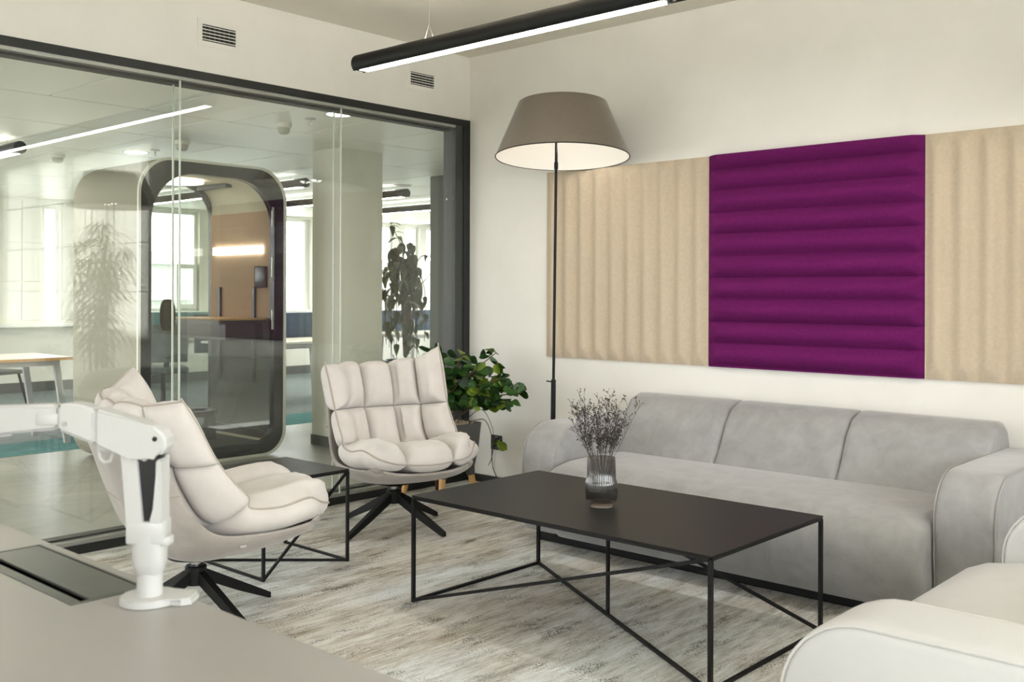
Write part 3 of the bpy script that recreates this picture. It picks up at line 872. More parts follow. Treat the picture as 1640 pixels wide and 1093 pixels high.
# planter on four wooden legs, beside the back wall
pl = thing('planter', 'grey planter on four wooden legs in the corner behind the lounge chair', 'planter', (-4.62, 4.42, 0), R(0))
def body_ring(z, hx, hy, r): return [(p[0], p[1], z) for p in round_rect(-hx, hx, -hy, hy, r, r, 5)]
bm = bmesh.new()
rings(bm, [body_ring(0.19, 0.17, 0.13, 0.06), body_ring(0.215, 0.195, 0.155, 0.06), body_ring(0.30, 0.207, 0.167, 0.05), body_ring(0.48, 0.22, 0.18, 0.045), body_ring(0.482, 0.21, 0.17, 0.04), body_ring(0.43, 0.208, 0.168, 0.04)])
finish('body', bm, M['planter'], pl, True, 40)
for sx, sy in ((1, -1), (-1, -1), (1, 1), (-1, 1)):
    sock = tube(bmesh.new(), [(sx*0.148, sy*0.115, 0.21), (sx*0.156, sy*0.125, 0.15)], 0.036, 16, 0.025)
    lg = finish('leg', tube(bmesh.new(), [(sx*0.156, sy*0.125, 0.155), (sx*0.175, sy*0.155, 0.0)], 0.021, 16, 0.017), M['walnut'] if (sx, sy) == (-1, 1) else M['beech'], pl, True)
    finish('leg_socket', sock, M['planter'], lg, True)
rnd = random.Random(11)
gv = bmesh.new()
for k in range(420):
    x, y = rnd.uniform(-0.195, 0.195), rnd.uniform(-0.155, 0.155)
    r = rnd.uniform(0.007, 0.013)
    bmesh.ops.create_icosphere(gv, subdivisions=1, radius=r, matrix=Matrix.Translation((x, y, 0.462+rnd.uniform(0, 0.016))) @ Matrix.Diagonal((1, rnd.uniform(.7, 1.2), .7, 1)))
go = finish('gravel', gv, M['pebble'], pl, True, 80); go['kind'] = 'stuff'
finish('soil', boxm(-0.203, 0.203, -0.163, 0.163, 0.43, 0.462), M['stem'], pl)

pp = thing('rubber_plant', 'bushy green plant with round glossy leaves growing in the grey planter', 'plant', (-4.62, 4.42, 0.49))
lm = [leaf_mesh('leaf_a', 0.095, 0.066, M['leaf'], 0.1), leaf_mesh('leaf_b', 0.082, 0.058, M['leaf_mid'], 0.15, 0.25), leaf_mesh('leaf_c', 0.095, 0.066, M['leaf_lime'], 0.1, 0.3)]
# branch tips (local), stretched towards the room and along the glass
tips = [(0.30, 0.06, 0.20), (0.34, -0.03, 0.13), (0.22, 0.10, 0.33), (0.16, 0.02, 0.42), (0.10, -0.03, 0.30), (0.06, 0.12, 0.36), (0.0, -0.05, 0.26), (0.05, -0.12, 0.18),
        (0.12, -0.12, 0.12), (-0.05, 0.05, 0.40), (-0.12, 0.06, 0.44), (-0.14, -0.04, 0.30), (-0.2, 0.08, 0.36), (-0.24, -0.02, 0.22), (0.18, -0.02, 0.24), (0.26, 0.12, 0.24), (0.36, 0.10, 0.16), (0.02, 0.0, 0.14), (0.15, 0.12, 0.12),
        (0.40, 0.24, 0.18), (0.45, 0.20, 0.13), (0.37, 0.30, 0.22), (0.46, 0.26, 0.19), (0.24, 0.32, 0.34), (0.20, 0.30, 0.42), (0.30, 0.26, 0.27), (0.33, 0.20, 0.09), (0.22, 0.22, 0.20)]
stems = []
for k, tp in enumerate(tips):
    tp = Vector(tp)
    root = Vector((rnd.uniform(-0.08, 0.08), rnd.uniform(-0.06, 0.06), 0))
    mid = root.lerp(tp, 0.5)+Vector((0, 0, 0.05))
    pts = [root, root.lerp(mid, .6)+Vector((0, 0, .02)), mid, mid.lerp(tp, .6), tp]
    finish('branch', tube(bmesh.new(), pts, 0.006, 6, 0.003), M['stem'], pp, True)
    for j in range(15):
        t = rnd.uniform(0.35, 1.0) if j > 4 else rnd.uniform(0.9, 1.0)
        base = (root.lerp(mid, t*2) if t < .5 else mid.lerp(tp, (t-.5)*2))
        a = rnd.uniform(0, 2*PI)
        d = Vector((math.cos(a), math.sin(a), rnd.uniform(-0.25, 0.8)))
        pos = base+d*0.012
        end = pp.location+pos+d.normalized()*0.085
        if end.y > YB-0.02 or end.x < XL+0.03: continue
        put_leaf(lm[2] if rnd.random() < 0.1 else rnd.choice(lm[:2]), pp, pos, d, (rnd.uniform(-.4, 1.3), rnd.uniform(-1.3, .4), rnd.uniform(.2, 1)), rnd.uniform(0.7, 1.1))
# hanging shoot in front of the socket
sh = [(0.16, 0.14, 0.0), (0.205, 0.19, 0.005), (0.225, 0.22, -0.05), (0.21, 0.27, -0.16), (0.19, 0.28, -0.25), (0.17, 0.27, -0.30)]
sh = [catmull([(i/5, *p) for i, p in enumerate(sh)], i/24) for i in range(25)]
finish('hanging_shoot', tube(bmesh.new(), sh, 0.003, 6, 0.002), M['stem'], pp, True)
put_leaf(lm[2], pp, (0.02, 0.47, -0.20), (0.5, 0.02, 0.3), (0.3, -0.8, 0.5), 0.6)
put_leaf(lm[2], pp, (0.055, 0.47, -0.18), (0.72, -0.03, -0.35), (0.2, -0.9, 0.4), 0.95)
finish('hanging_shoot', tube(bmesh.new(), [catmull([(0, 0.1, 0.13, 0.0), (.3, 0.08, 0.3, 0.05), (.7, 0.04, 0.45, -0.10), (1, 0.02, 0.47, -0.2)], i/16) for i in range(17)], 0.0025, 6, 0.0015), M['stem'], pp, True)

# power socket and cord on the back wall
so = thing('wall_socket', 'black power socket on the wall beside the planter', 'socket', (-4.655, YB, 0.285))
finish('plate', boxm(-0.05, 0.05, -0.008, 0, -0.05, 0.05, bev=0.003), M['black_plastic'], so)
finish('outlet_ring', lathe(bmesh.new(), [(0.030, 0.006), (0.030, 0.009), (0.024, 0.009), (0.020, 0.0062)], 24), M['black_metal'], so, True).matrix_local = Matrix.Rotation(R(90), 4, 'X')
co = thing('power_cord', 'thin brown cord hanging from the wall socket to the floor', 'cord', (-4.655, YB, 0))
pts = [catmull([(0, -0.03, -0.014, 0.275), (0.2, -0.028, -0.02, 0.20), (0.45, -0.03, -0.012, 0.13), (0.6, 0.0, -0.02, 0.08), (0.8, 0.06, -0.03, 0.02), (0.9, 0.10, -0.05, 0.03), (1.0, 0.13, -0.04, 0.004)], i/40) for i in range(41)]
finish('cable', tube(bmesh.new(), pts, 0.0032, 6), M['cord'], co, True)
finish('inline_switch', tube(bmesh.new(), [pts[14], pts[19]], 0.006, 8), M['white_plastic'], co, True)

# tall palm out of the frame, mirrored in the glass
pa = thing('bamboo_palm', 'tall narrow-leaved palm beside the second floor lamp, seen only in the glass reflection', 'plant', (-0.33, 4.56, 0))
finish('pot', lathe(bmesh.new(), [(0.0, 0.0), (0.15, 0), (0.19, 0.38), (0.18, 0.385), (0.17, 0.34), (0.0, 0.34)], 28, cap=False), M['planter'], pa, True)
lp = leaf_mesh('palm_leaf', 0.34, 0.034, M['leaf_dark'], 0.3, 0.35, 1.0)
rnd = random.Random(21)
for k in range(11):
    a = rnd.uniform(0, 2*PI); r = rnd.uniform(0.02, 0.10)
    x, y = math.cos(a)*r, math.sin(a)*r
    top = Vector((x*5.0, y*1.2, rnd.uniform(1.6, 2.1)))
    finish('cane', tube(bmesh.new(), [(x, y, 0.34), (x*1.4, y*1.4, 1.0), top], 0.011, 6, 0.006), M['stem'], pa, True)
    for j in range(26):
        t = rnd.uniform(0.25, 1.0)
        p = Vector((x, y, 0.34)).lerp(top, t)
        b = rnd.uniform(0, 2*PI)
        d = Vector((math.cos(b), math.sin(b), rnd.uniform(-0.9, 0.2)))
        d.normalize()
        if p.y+d.y*0.42+pa.location.y > YB-0.04: d.y = -abs(d.y)
        put_leaf(lp, pa, p+d*0.02, d, (0, 0, 1), rnd.uniform(0.8, 1.15))

# ------------------------------------------------------------------ desk, cable tray, monitor arm
dk = thing('desk', 'greige desk top in the lower left foreground', 'desk', (0, 0, 0))
dx0, dx1, dy0, dy1 = -3.2, -0.25, 0.10, 0.968
tx0, tx1, ty0, ty1 = -2.262, -1.782, 0.800, 0.948
bm = bmesh.new()
for b in ((dx0, tx0, dy0, dy1), (tx1, dx1, dy0, dy1), (tx0, tx1, dy0, ty0), (tx0, tx1, ty1, dy1)): box(bm, b[0], b[1], b[2], b[3], 0.712, 0.74)
bmesh.ops.remove_doubles(bm, verts=bm.verts, dist=1e-5)
finish('desktop', bm, M['desk'], dk)
for x in (dx0+0.08, dx1-0.08):
    for y in (dy0+0.06, dy1-0.08): finish('leg', boxm(x-0.03, x+0.03, y-0.03, y+0.03, 0, 0.712, bev=0.004), M['white_plastic'], dk)
ct = thing('cable_tray', 'dark hinged cable flap let into the desk top', 'cable tray', ((tx0+tx1)/2, (ty0+ty1)/2, 0.74))
hx, hy = (tx1-tx0)/2, (ty1-ty0)/2
bm = bmesh.new()
for b in ((-hx, hx, -hy, -hy+0.022), (-hx, hx, hy-0.006, hy), (-hx, -hx+0.006, -hy+0.022, hy-0.006), (hx-0.01, hx, -hy+0.022, hy-0.006)): box(bm, b[0]+0.0004, b[1]-0.0004, b[2]+0.0004, b[3]-0.0004, -0.02, 0.0012)
finish('rim', bm, M['flap'], ct)
wl = boxm(-hx+0.001, hx-0.001, -hy+0.001, hy-0.001, -0.05, -0.045)
for b in ((-hx+0.0005, -hx+0.0025, -hy+0.001, hy-0.001), (hx-0.0025, hx-0.0005, -hy+0.001, hy-0.001), (-hx+0.003, hx-0.003, -hy+0.0005, -hy+0.0025), (-hx+0.003, hx-0.003, hy-0.0025, hy-0.0005)): box(wl, *b, -0.045, -0.0205)
finish('well', wl, M['black_plastic'], ct)
finish('flap', boxm(-hx+0.008, hx-0.012, -hy+0.040, hy-0.008, -0.005, 0.0006, bev=0.001, seg=1), M['flap'], ct)

ma = thing('monitor_arm', 'white articulated monitor arm clamped to the desk', 'monitor arm', (-1.703, 0.908, 0.741), R(42.18))
k = 0.00113
def lx(px): return (px-242)*k
def lz(py): return (957-py)*k
W_ = M['white_plastic']
# clamp base: disc with a tongue towards the desk edge
base = [(0.052*math.cos(a), 0.052*math.sin(a)) for a in [R(40)+R(290)*i/28 for i in range(29)]]
base = base[::1]
base += [(0.066, -0.030), (0.082, -0.020), (0.082, 0.022), (0.066, 0.032)]
bm = bmesh.new(); extrude_poly(bm, base, 2, 0.0, 0.012)
bmesh.ops.bevel(bm, geom=[e for e in bm.edges if abs(e.verts[0].co.z-0.012) < 1e-6 and abs(e.verts[1].co.z-0.012) < 1e-6], offset=0.003, segments=2, affect='EDGES')
finish('clamp_base', bm, W_, ma, True)
finish('post', lathe(bmesh.new(), [(0.0, 0.011), (0.0225, 0.011), (0.0225, 0.06), (0.0, 0.06)], 28, cap=False), W_, ma, True)
# lower housing, tapering into the post
def ell(z, a, b, n=28, e=3.0):
    pts = []
    for i in range(n):
        t = 2*PI*i/n; c, s_ = math.cos(t), math.sin(t)
        pts.append((a*math.copysign(abs(c)**(2/e), c), b*math.copysign(abs(s_)**(2/e), s_), z))
    return pts
bm = bmesh.new()
rings(bm, [ell(0.050, 0.020, 0.02), ell(0.055, 0.0235, 0.0235), ell(0.072, 0.0285, 0.026), ell(0.118, 0.030, 0.027), ell(0.128, 0.030, 0.027)])
finish('lower_housing', bm, W_, ma, True)
finish('cable_clip', boxm(lx(258), lx(278), -0.02, 0.012, lz(866), lz(851), bev=0.004), W_, ma, True)
# fork: back spine with two cheeks around the black spring
def cheek(poly, y0, y1, bev=0.003):
    bm = bmesh.new(); extrude_poly(bm, poly, 1, y0, y1)
    bmesh.ops.bevel(bm, geom=bm.edges[:], offset=bev, segments=2, affect='EDGES')
    return finish('fork_cheek', bm, W_, ma, True)
L = [(lx(212), lz(850)), (lx(203), lz(715))]+[(lx(213)+0.011*math.cos(a), lz(706)+0.012*math.sin(a)) for a in (R(165), R(130), R(90), R(50), R(15))]+[(lx(229), lz(730)), (lx(238), lz(826)), (lx(242), lz(850))]
Rr = [(lx(242), lz(850)), (lx(246), lz(828)), (lx(257), lz(806)), (lx(258), lz(728)), (lx(266), lz(728)), (lx(268), lz(850))]
cheek(L, -0.026, 0.022)
cheek(Rr, -0.026, 0.022)
finish('fork_spine', boxm(lx(214), lx(266), 0.014, 0.026, lz(850), lz(725), bev=0.003), W_, ma, True)
finish('fork_collar', boxm(lx(211), lx(269), -0.0265, 0.0265, lz(862), lz(826), bev=0.004), W_, ma, True)
bm = bmesh.new(); extrude_poly(bm, [(lx(232), lz(828)), (lx(228), lz(720)), (lx(262), lz(715)), (lx(259), lz(806)), (lx(248), lz(829))], 1, -0.018, 0.013)
finish('gas_spring_cover', bm, M['black_plastic'], ma, True)
# head and first link
def slab(name, poly, y0, y1, bev):
    bm = bmesh.new(); extrude_poly(bm, poly, 1, y0, y1)
    bmesh.ops.bevel(bm, geom=bm.edges[:], offset=bev, segments=3, affect='EDGES')
    return finish(name, bm, W_, ma, True, 50)
head = [(lx(163), lz(646)), (lx(240), lz(670)), (lx(262), lz(678)), (lx(274), lz(688)), (lx(277), lz(702)), (lx(274), lz(716)), (lx(264), lz(722)), (lx(254), lz(721)), (lx(247), lz(729)), (lx(234), lz(731)), (lx(222), lz(722)), (lx(163), lz(706))]
slab('arm_head', head, -0.031, 0.020, 0.006)
slab('upper_link', [(lx(104), lz(642)), (lx(112), lz(639)), (lx(136), lz(640)), (lx(163), lz(647)), (lx(163), lz(705)), (lx(104), lz(681))], -0.0295, 0.0185, 0.005)
finish('pivot_screw', lathe(bmesh.new(), [(0.0, 0.0), (0.0045, 0.0), (0.0045, 0.0015), (0.0, 0.0015)], 14, cap=False), M['black_plastic'], ma, True).matrix_local = Matrix.Translation((lx(259), -0.0312, lz(694))) @ Matrix.Rotation(R(90), 4, 'X')
finish('pivot_screw', lathe(bmesh.new(), [(0.0, 0.0), (0.004, 0.0), (0.004, 0.0015), (0.0, 0.0015)], 14, cap=False), M['alu'], ma, True).matrix_local = Matrix.Translation((lx(117), -0.0302, lz(671))) @ Matrix.Rotation(R(90), 4, 'X')
finish('pivot_screw', lathe(bmesh.new(), [(0.0, 0.0), (0.006, 0.0), (0.006, 0.0015), (0.0, 0.0015)], 16, cap=False), M['white_plastic'], ma, True).matrix_local = Matrix.Translation((lx(212), -0.0268, lz(756))) @ Matrix.Rotation(R(90), 4, 'X')
# second link runs out of the frame on the left
fl2 = slab('fore_link', [(lx(-330), lz(655)), (lx(-60), lz(648)), (lx(98), lz(641)), (lx(106), lz(646)), (lx(107), lz(676)), (lx(98), lz(682)), (lx(-60), lz(694)), (lx(-330), lz(700))], -0.024, 0.016, 0.006)
finish('elbow_insert', boxm(lx(69), lx(105), -0.0262, -0.02, lz(674), lz(655), bev=0.003), W_, ma, True)
finish('cable_hook', tube(bmesh.new(), [(lx(166), -0.014, lz(704)), (lx(165), -0.014, lz(716)), (lx(167), -0.014, lz(728)), (lx(174), -0.014, lz(734)), (lx(183), -0.014, lz(731)), (lx(187), -0.014, lz(720)), (lx(187), -0.014, lz(708))], 0.0033, 8), W_, ma, True)
finish('hook_mount', boxm(lx(164), lx(189), -0.022, 0.0, lz(716), lz(700), bev=0.003), W_, ma, True)
finish('cable_hook', tube(bmesh.new(), [(lx(-40), -0.01, lz(694)), (lx(-10), -0.01, lz(693)), (lx(12), -0.01, lz(692)), (lx(25), -0.01, lz(690))], 0.003, 8), W_, ma, True)
finish('vesa_drop', boxm(lx(-330), lx(-300), -0.04, 0.04, lz(740), lz(655), bev=0.004), W_, ma, True)

# ------------------------------------------------------------------ office beyond the glass
# ceiling of metal panels
cb = struct('ceiling_office', boxm(XF-0.2, XL-0.13, YN-0.2, 13.2, ZO+0.012, ZO+0.08), M['office_gap'])
rows = [(-6.28, -5.06, 0.632, 1.414), (-7.293, -6.28, 2.6, 1.2), (-8.48, -7.293, 0.632, 1.414), (-9.50, -8.48, 2.6, 1.2), (-10.69, -9.50, 0.632, 1.414), (-11.70, -10.69, 2.6, 1.2), (-13.3, -11.70, 0.632, 1.414)]
cache = {}
for (xa, xb, sp, y0) in rows:
    n = int((12.6-y0)/sp)
    key = (round(xb-xa, 3), sp)
    if key not in cache:
        o0 = finish('ceiling_panel', boxm(-(xb-xa)/2+0.009, (xb-xa)/2-0.009, -sp/2+0.008, sp/2-0.008, 0, 0.011, bev=0.002, seg=1), M['office_ceiling'], cb)
        cache[key] = o0; first = True
    else: first = False
    for i in range(n):
        o = cache[key] if (first and i == 0) else link_copy(cache[key], cb)
        o.location = ((xa+xb)/2, y0+sp*(i+0.5), ZO)

def downlight(x, y, z, r, label, lit=True):
    d = thing('downlight', label, 'downlight', (x, y, z), 0, 'round ceiling downlights')
    finish('trim_ring', lathe(bmesh.new(), [(r, -0.0005), (r, -0.006), (r*0.86, -0.008), (r*0.84, -0.0005)], 32, cap=False), M['white_plastic'], d, True)
    finish('diffuser', lathe(bmesh.new(), [(r*0.85, -0.0005), (r*0.85, -0.004)], 32), M['light_disc'] if lit else M['radiator'], d)
downlight(-5.42, 4.24, ZO, 0.10, 'lit round downlight in the office ceiling just behind the glass joint')
downlight(-8.22, 4.24, ZO, 0.11, 'lit round downlight in the office ceiling above the left side of the booth')
downlight(-8.50, 7.55, ZO, 0.10, 'unlit round downlight in the office ceiling above the climbing plant', False)
def sprinkler(x, y, label):
    d = thing('sprinkler', label, 'sprinkler', (x, y, ZO), 0, 'ceiling sprinklers')
    finish('escutcheon', lathe(bmesh.new(), [(0.0, -0.0005), (0.04, -0.0005), (0.036, -0.007), (0.014, -0.01), (0.0, -0.01)], 20, cap=False), M['white_plastic'], d, True)
    bm = tube(bmesh.new(), [(0, 0, -0.01), (0, 0, -0.03)], 0.007, 8)
    tube(bm, [(0.012, 0, -0.012), (0.016, 0, -0.03), (0, 0, -0.045)], 0.0025, 6); tube(bm, [(-0.012, 0, -0.012), (-0.016, 0, -0.03), (0, 0, -0.045)], 0.0025, 6)
    lathe(bm, [(0.016, -0.046), (0.016, -0.049)], 12)
    finish('sprinkler_head', bm, M['alu'], d, True)
sprinkler(-5.73, 4.23, 'ceiling sprinkler beside the lit downlight behind the glass joint')
sprinkler(-8.0, 4.30, 'ceiling sprinkler above the left corner of the booth')
def detector(x, y, r, h, label):
    d = thing('smoke_detector', label, 'smoke detector', (x, y, ZO), 0, 'ceiling detectors')
    finish('base', lathe(bmesh.new(), [(0.0, -0.0005), (r, -0.0005), (r, -h*0.35), (r*0.95, -h*0.4), (0.0, -h*0.4)], 24, cap=False), M['office_white'], d, True)
    finish('dome', lathe(bmesh.new(), [(r*0.78, -h*0.4), (r*0.74, -h*0.8), (r*0.5, -h), (0.0, -h)], 24, cap=False), M['radiator'], d, True)
detector(-6.04, 4.23, 0.055, 0.075, 'white ceiling detector left of the sprinkler behind the glass')
detector(-7.35, 4.18, 0.06, 0.08, 'white ceiling detector above the booth')
detector(-8.93, 3.88, 0.06, 0.07, 'white ceiling detector at the far left of the office ceiling')

# tube lamps of the office
tl = thing('tube_lamp', '', 'pendant light', (-8.33, 6.10, 2.40), 0, 'black tube lamps in the office')
hw, zb = 0.0, 0.0
def office_tube(t, L):
    bm = bmesh.new(); n = 20; r = 0.05; prof = []
    for q in range(n+1):
        a = -PI/2+R(38)+(2*PI-R(76))*q/n
        prof.append((r*math.cos(a), r*math.sin(a)))
    rings(bm, [[(x, p[0], p[1]) for p in prof] for x in (-L, 0)])
    finish('tube_housing', bm, M['black_metal'], t, True)
    finish('led_diffuser', boxm(-L+0.1, -0.08, -prof[0][0], prof[0][0], prof[0][1]-0.001, prof[0][1]+0.004), M['light_office'], t)
    finish('uplight_diffuser', boxm(-L+0.2, -0.2, -0.009, 0.009, 0.046, 0.0497), M['added_up_office'], t)  # glowing strip added on top to brighten the office ceiling
    for x in (-0.25, -L+0.4):
        finish('suspension_wire', tube(bmesh.new(), [(x, 0, 0.05), (x, 0, ZO-2.40)], 0.0015, 5), M['alu'], t)
office_tube(tl, 3.6)
tl['label'] = 'black tube lamp in the office nearest the booth, its end just right of the booth'
for y, lb in ((7.46, 'black tube lamp in the office, its end above the climbing plant'), (8.9, 'third black tube lamp back in the office, above the climbing plant'), (10.4, 'fourth and farthest black tube lamp, in front of the far windows')):
    o = copy_tree(tl); o.location = (-8.33+(0.9 if y > 8 else 0), y, 2.40); o['label'] = lb
o = copy_tree(tl); o.location = (-7.95, 3.17, 2.40); o['label'] = 'black tube lamp in the office at the left edge of the photo'

for y, lb in ((1.75, 'added black tube lamp, out of view, brightening the office by the glass'), (0.3, 'added black tube lamp, out of view, brightening the near end of the office')):
    o = copy_tree(tl); o.location = (-5.55, y, 2.40); o['label'] = lb  # extra lamps added out of view to lift the light behind the glass
# columns, dark wall, far window wall
struct('wall_column', boxm(-7.045, -6.672, 5.23, 5.691, 0, ZO+0.012), M['office_white'])
struct('baseboard_column', boxm(-7.052, -6.665, 5.223, 5.698, 0, 0.085), M['skirting'])
struct('wall_dark', boxm(-7.647, XL-0.13, 7.17, 7.35, 0, ZO+0.012), M['felt_grey'])
wall_with_hole('wall_office_end', 1, 13.0, 13.2, XF, XL-0.13, 0, ZO+0.012, (-12.8, -6.2, 0.85, 2.45), M['office_white'])  # unseen opening, added to let daylight into the office
struct('wall_corridor', boxm(XL-0.13, XL+0.05, YB+0.16, 13.2, 0, ZO+0.012), M['office_white'])
wall_with_hole('wall_office_near', 1, YN-0.2, YN, XF, XL-0.13, 0, ZO+0.012, (-10.4, -5.2, 0.2, 2.47), M['office_white'])  # big opening out of view, added to brighten the near office
# window wall: sill panels, windows, head
bm = bmesh.new()
box(bm, XF-0.2, XF, YN, -2.5, 0, ZO+0.012); box(bm, XF-0.2, XF, 4.7, 5.60, 0, ZO+0.012)
box(bm, XF-0.2, XF, -2.5, 3.2, 0, 0.95); box(bm, XF-0.2, XF, 3.2, 4.7, 0, ZO+0.012); box(bm, XF-0.2, XF, -2.5, 3.2, 2.45, ZO+0.012)  # leaves an unseen opening, added for more daylight from the left
box(bm, XF-0.2, XF, 5.60, 5.82, 0, 0.90); box(bm, XF-0.2, XF, 5.60, 5.82, 2.42, ZO+0.012)
box(bm, XF-0.2, XF, 5.82, 6.5, 0, ZO+0.012)
box(bm, XF-0.2, XF, 6.5, 12.7, 0, 1.02); box(bm, XF-0.2, XF, 6.5, 12.7, 2.47, ZO+0.012)
box(bm, XF-0.2, XF, 12.7, 13.2, 0, ZO+0.012)
for (a, b) in ((7.85, 8.0), (9.86, 10.6), (11.62, 11.86), (12.22, 12.38)): box(bm, XF-0.2, XF, a, b, 1.02, 2.47)
struct('wall_far', bm, M['office_white'])
struct('trim_1', boxm(XF, XF+0.22, 6.2, 12.9, 0.98, 1.02, bev=0.004), M['window_frame'])
struct('trim_2', boxm(XF, XF+0.16, YN, 6.2, 0.84, 0.885, bev=0.004), M['window_frame'])
struct('baseboard_far', boxm(XF, XF+0.02, YN, 12.9, 0, 0.13), M['skirting'])
def far_window(n, y0, y1, z0, z1, mull=()):
    bm = bmesh.new(); x0, x1 = XF-0.14, XF-0.07; f = 0.045
    box(bm, x0, x1, y0, y0+f, z0, z1); box(bm, x0, x1, y1-f, y1, z0, z1)
    box(bm, x0, x1, y0+f, y1-f, z0, z0+f); box(bm, x0, x1, y0+f, y1-f, z1-f, z1)
    o = struct('window_%d' % n, bm, M['window_frame'])
    finish('window_pane', boxm(XF-0.11, XF-0.105, y0+f, y1-f, z0+f, z1-f), M['window_glass'], o)
    for y in mull:
        finish('mullion', boxm(x0+0.005, x1-0.005, y-0.03, y+0.03, z0+f, z1-f), M['window_frame'], o)
far_window(4, 6.5, 7.85, 1.02, 2.47)
cs = bmesh.new()
for b in ((7.50, 7.56, 1.06, 1.70), (7.76, 7.82, 1.06, 1.70), (7.56, 7.76, 1.06, 1.12), (7.56, 7.76, 1.64, 1.70)): box(cs, XF-0.07, XF-0.02, *b)
far_window(5, 8.0, 9.86, 1.02, 2.47, (9.80,))
far_window(6, 10.6, 11.62, 1.02, 2.47)
far_window(7, 11.86, 12.22, 1.02, 2.47)
far_window(8, 12.38, 12.7, 1.02, 2.47)
far_window(9, 5.60, 5.82, 0.90, 2.42)
finish('casement', cs, M['window_frame'], bpy.data.objects['window_4'])
# panelled lining of the left end of the far wall
lin_ = bpy.data.objects['wall_far']
for (a, b) in ((4.72, 5.0), (5.0, 5.32), (5.32, 5.58), (5.84, 6.18)):
    for (z0, z1) in ((0.92, 1.42), (1.42, 1.92), (1.92, 2.48)):
        finish('wall_panel', boxm(XF, XF+0.016, a+0.006, b-0.006, z0+0.006, z1-0.006, bev=0.002, seg=1), M['office_white'], lin_)

# neighbouring building seen through the far windows
nb = thing('neighbour_building', 'pale neighbouring building seen through the far office windows', 'building', (-34, 22, -6))
finish('facade', boxm(-6, 0, -24, 22, 0, 8.3), M['facade'], nb)
finish('roof_edge', boxm(-6.1, 0.25, -24.2, 22.2, 8.3, 8.75), M['facade'], nb)
finish('ledge', boxm(0, 0.3, -24, 22, 7.0, 7.15), M['facade'], nb)
for i in range(14):
    for z in (1.2, 4.4):
        wdw = finish('facade_window', boxm(-0.02, 0.03, -23+3.2*i, -21+3.2*i, z, z+2.0), M['facade_win'], nb)

# booth
PY0, PY1, PZ1, PX0, PX1 = 3.541, 4.803, 2.288, -6.82, -7.86
pod = thing('phone_booth', 'white and black glazed office phone booth behind the glass wall', 'phone booth', (0, 0, 0))
def ring_extrude(o_, i_, x0, x1):
    bm = bmesh.new()
    A = [bm.verts.new((x0, *p)) for p in o_]; B = [bm.verts.new((x1, *p)) for p in o_]
    C_ = [bm.verts.new((x0, *p)) for p in i_]; D = [bm.verts.new((x1, *p)) for p in i_]
    n = len(o_)
    for q in range(n):
        j = (q+1) % n
        bm.faces.new((A[q], A[j], B[j], B[q])); bm.faces.new((C_[j], C_[q], D[q], D[j]))
        bm.faces.new((A[j], A[q], C_[q], C_[j])); bm.faces.new((B[q], B[j], D[j], D[q]))
    return bm
def rr(ins, rb=0.20, rt=0.27): return round_rect(PY0+ins, PY1-ins, 0.0+ins, PZ1-ins, max(0.02, rb-ins), max(0.02, rt-ins), 10)
finish('shell', ring_extrude(rr(0), rr(0.018), PX0-0.02, PX1), M['column_beige'], pod, True)
finish('front_trim', ring_extrude(rr(-0.002), rr(0.018), PX0, PX0-0.02), M['pod_white'], pod, True)
finish('front_frame', ring_extrude(rr(0.018), rr(0.105, 0.26, 0.46), PX0-0.012, PX0-0.075), M['pod_black'], pod, True)
finish('rear_frame', ring_extrude(rr(0.018), rr(0.085, 0.28, 0.36), PX1+0.012, PX1+0.07), M['pod_black'], pod, True)
def fill(poly, x0, x1):
    bm = bmesh.new(); rings(bm, [[(x0, *p) for p in poly], [(x1, *p) for p in poly]]); return bm
finish('glass_door', fill(rr(0.085, 0.24, 0.44), PX0-0.040, PX0-0.046), M['pod_glass'], pod)
finish('rear_glass', fill(rr(0.070, 0.26, 0.34), PX1+0.046, PX1+0.040), M['pod_glass'], pod)
xi0, xi1 = PX0-0.078, PX1+0.072
finish('side_lining', boxm(xi1, xi0, PY1-0.09, PY1-0.03, 0.25, 1.95), M['pod_grey'], pod)
finish('side_lining', boxm(xi1, xi0, PY0+0.03, PY0+0.09, 0.25, 1.95), M['pod_grey'], pod)
finish('ceiling_lining', ring_extrude(rr(0.02), rr(0.09), xi0, xi1), M['pod_cream'], pod, True)
finish('upper_lining', boxm(xi1, xi0, PY1-0.098, PY1-0.088, 1.09, 1.96), M['pod_beige'], pod)
finish('lower_lining', boxm(xi1, xi0, PY1-0.098, PY1-0.088, 0.18, 1.08), M['pod_grey'], pod)
finish('floor_mat', boxm(xi1, xi0, PY0+0.13, PY1-0.13, 0.09, 0.10), M['felt_grey'], pod)
sk = finish('floor_kick', boxm(xi1, xi0, PY1-0.13, PY1-0.095, 0.09, 0.18), M['pod_black'], pod)
finish('kick_rail', boxm(xi1, xi0, PY0+0.095, PY0+0.13, 0.09, 0.18), M['pod_black'], pod)
finish('light_disc', lathe(bmesh.new(), [(0.20, PZ1-0.115), (0.20, PZ1-0.092)], 40, (-7.40, 4.17)), M['pod_light'], pod, True)
finish('ceiling_vent', boxm(-7.75, -7.30, PY1-0.26, PY1-0.20, PZ1-0.125, PZ1-0.095), M['pod_black'], pod)
finish('light_bar', boxm(-7.72, -6.99, PY1-0.122, PY1-0.098, 1.613, 1.68, bev=0.006), M['pod_light'], pod, True)
for x in (-7.63, -7.113):
    finish('wall_rail', boxm(x-0.02, x+0.02, PY1-0.118, PY1-0.098, 0.56, 1.34, bev=0.006), M['pod_black'], pod)
finish('control_panel', boxm(-7.105, -6.935, PY1-0.112, PY1-0.098, 1.335, 1.51, bev=0.012), M['pod_black'], pod, True)
sf = finish('shelf', boxm(-7.72, -6.95, 4.27, PY1-0.098, 1.045, 1.075), M['black_plastic'], pod)
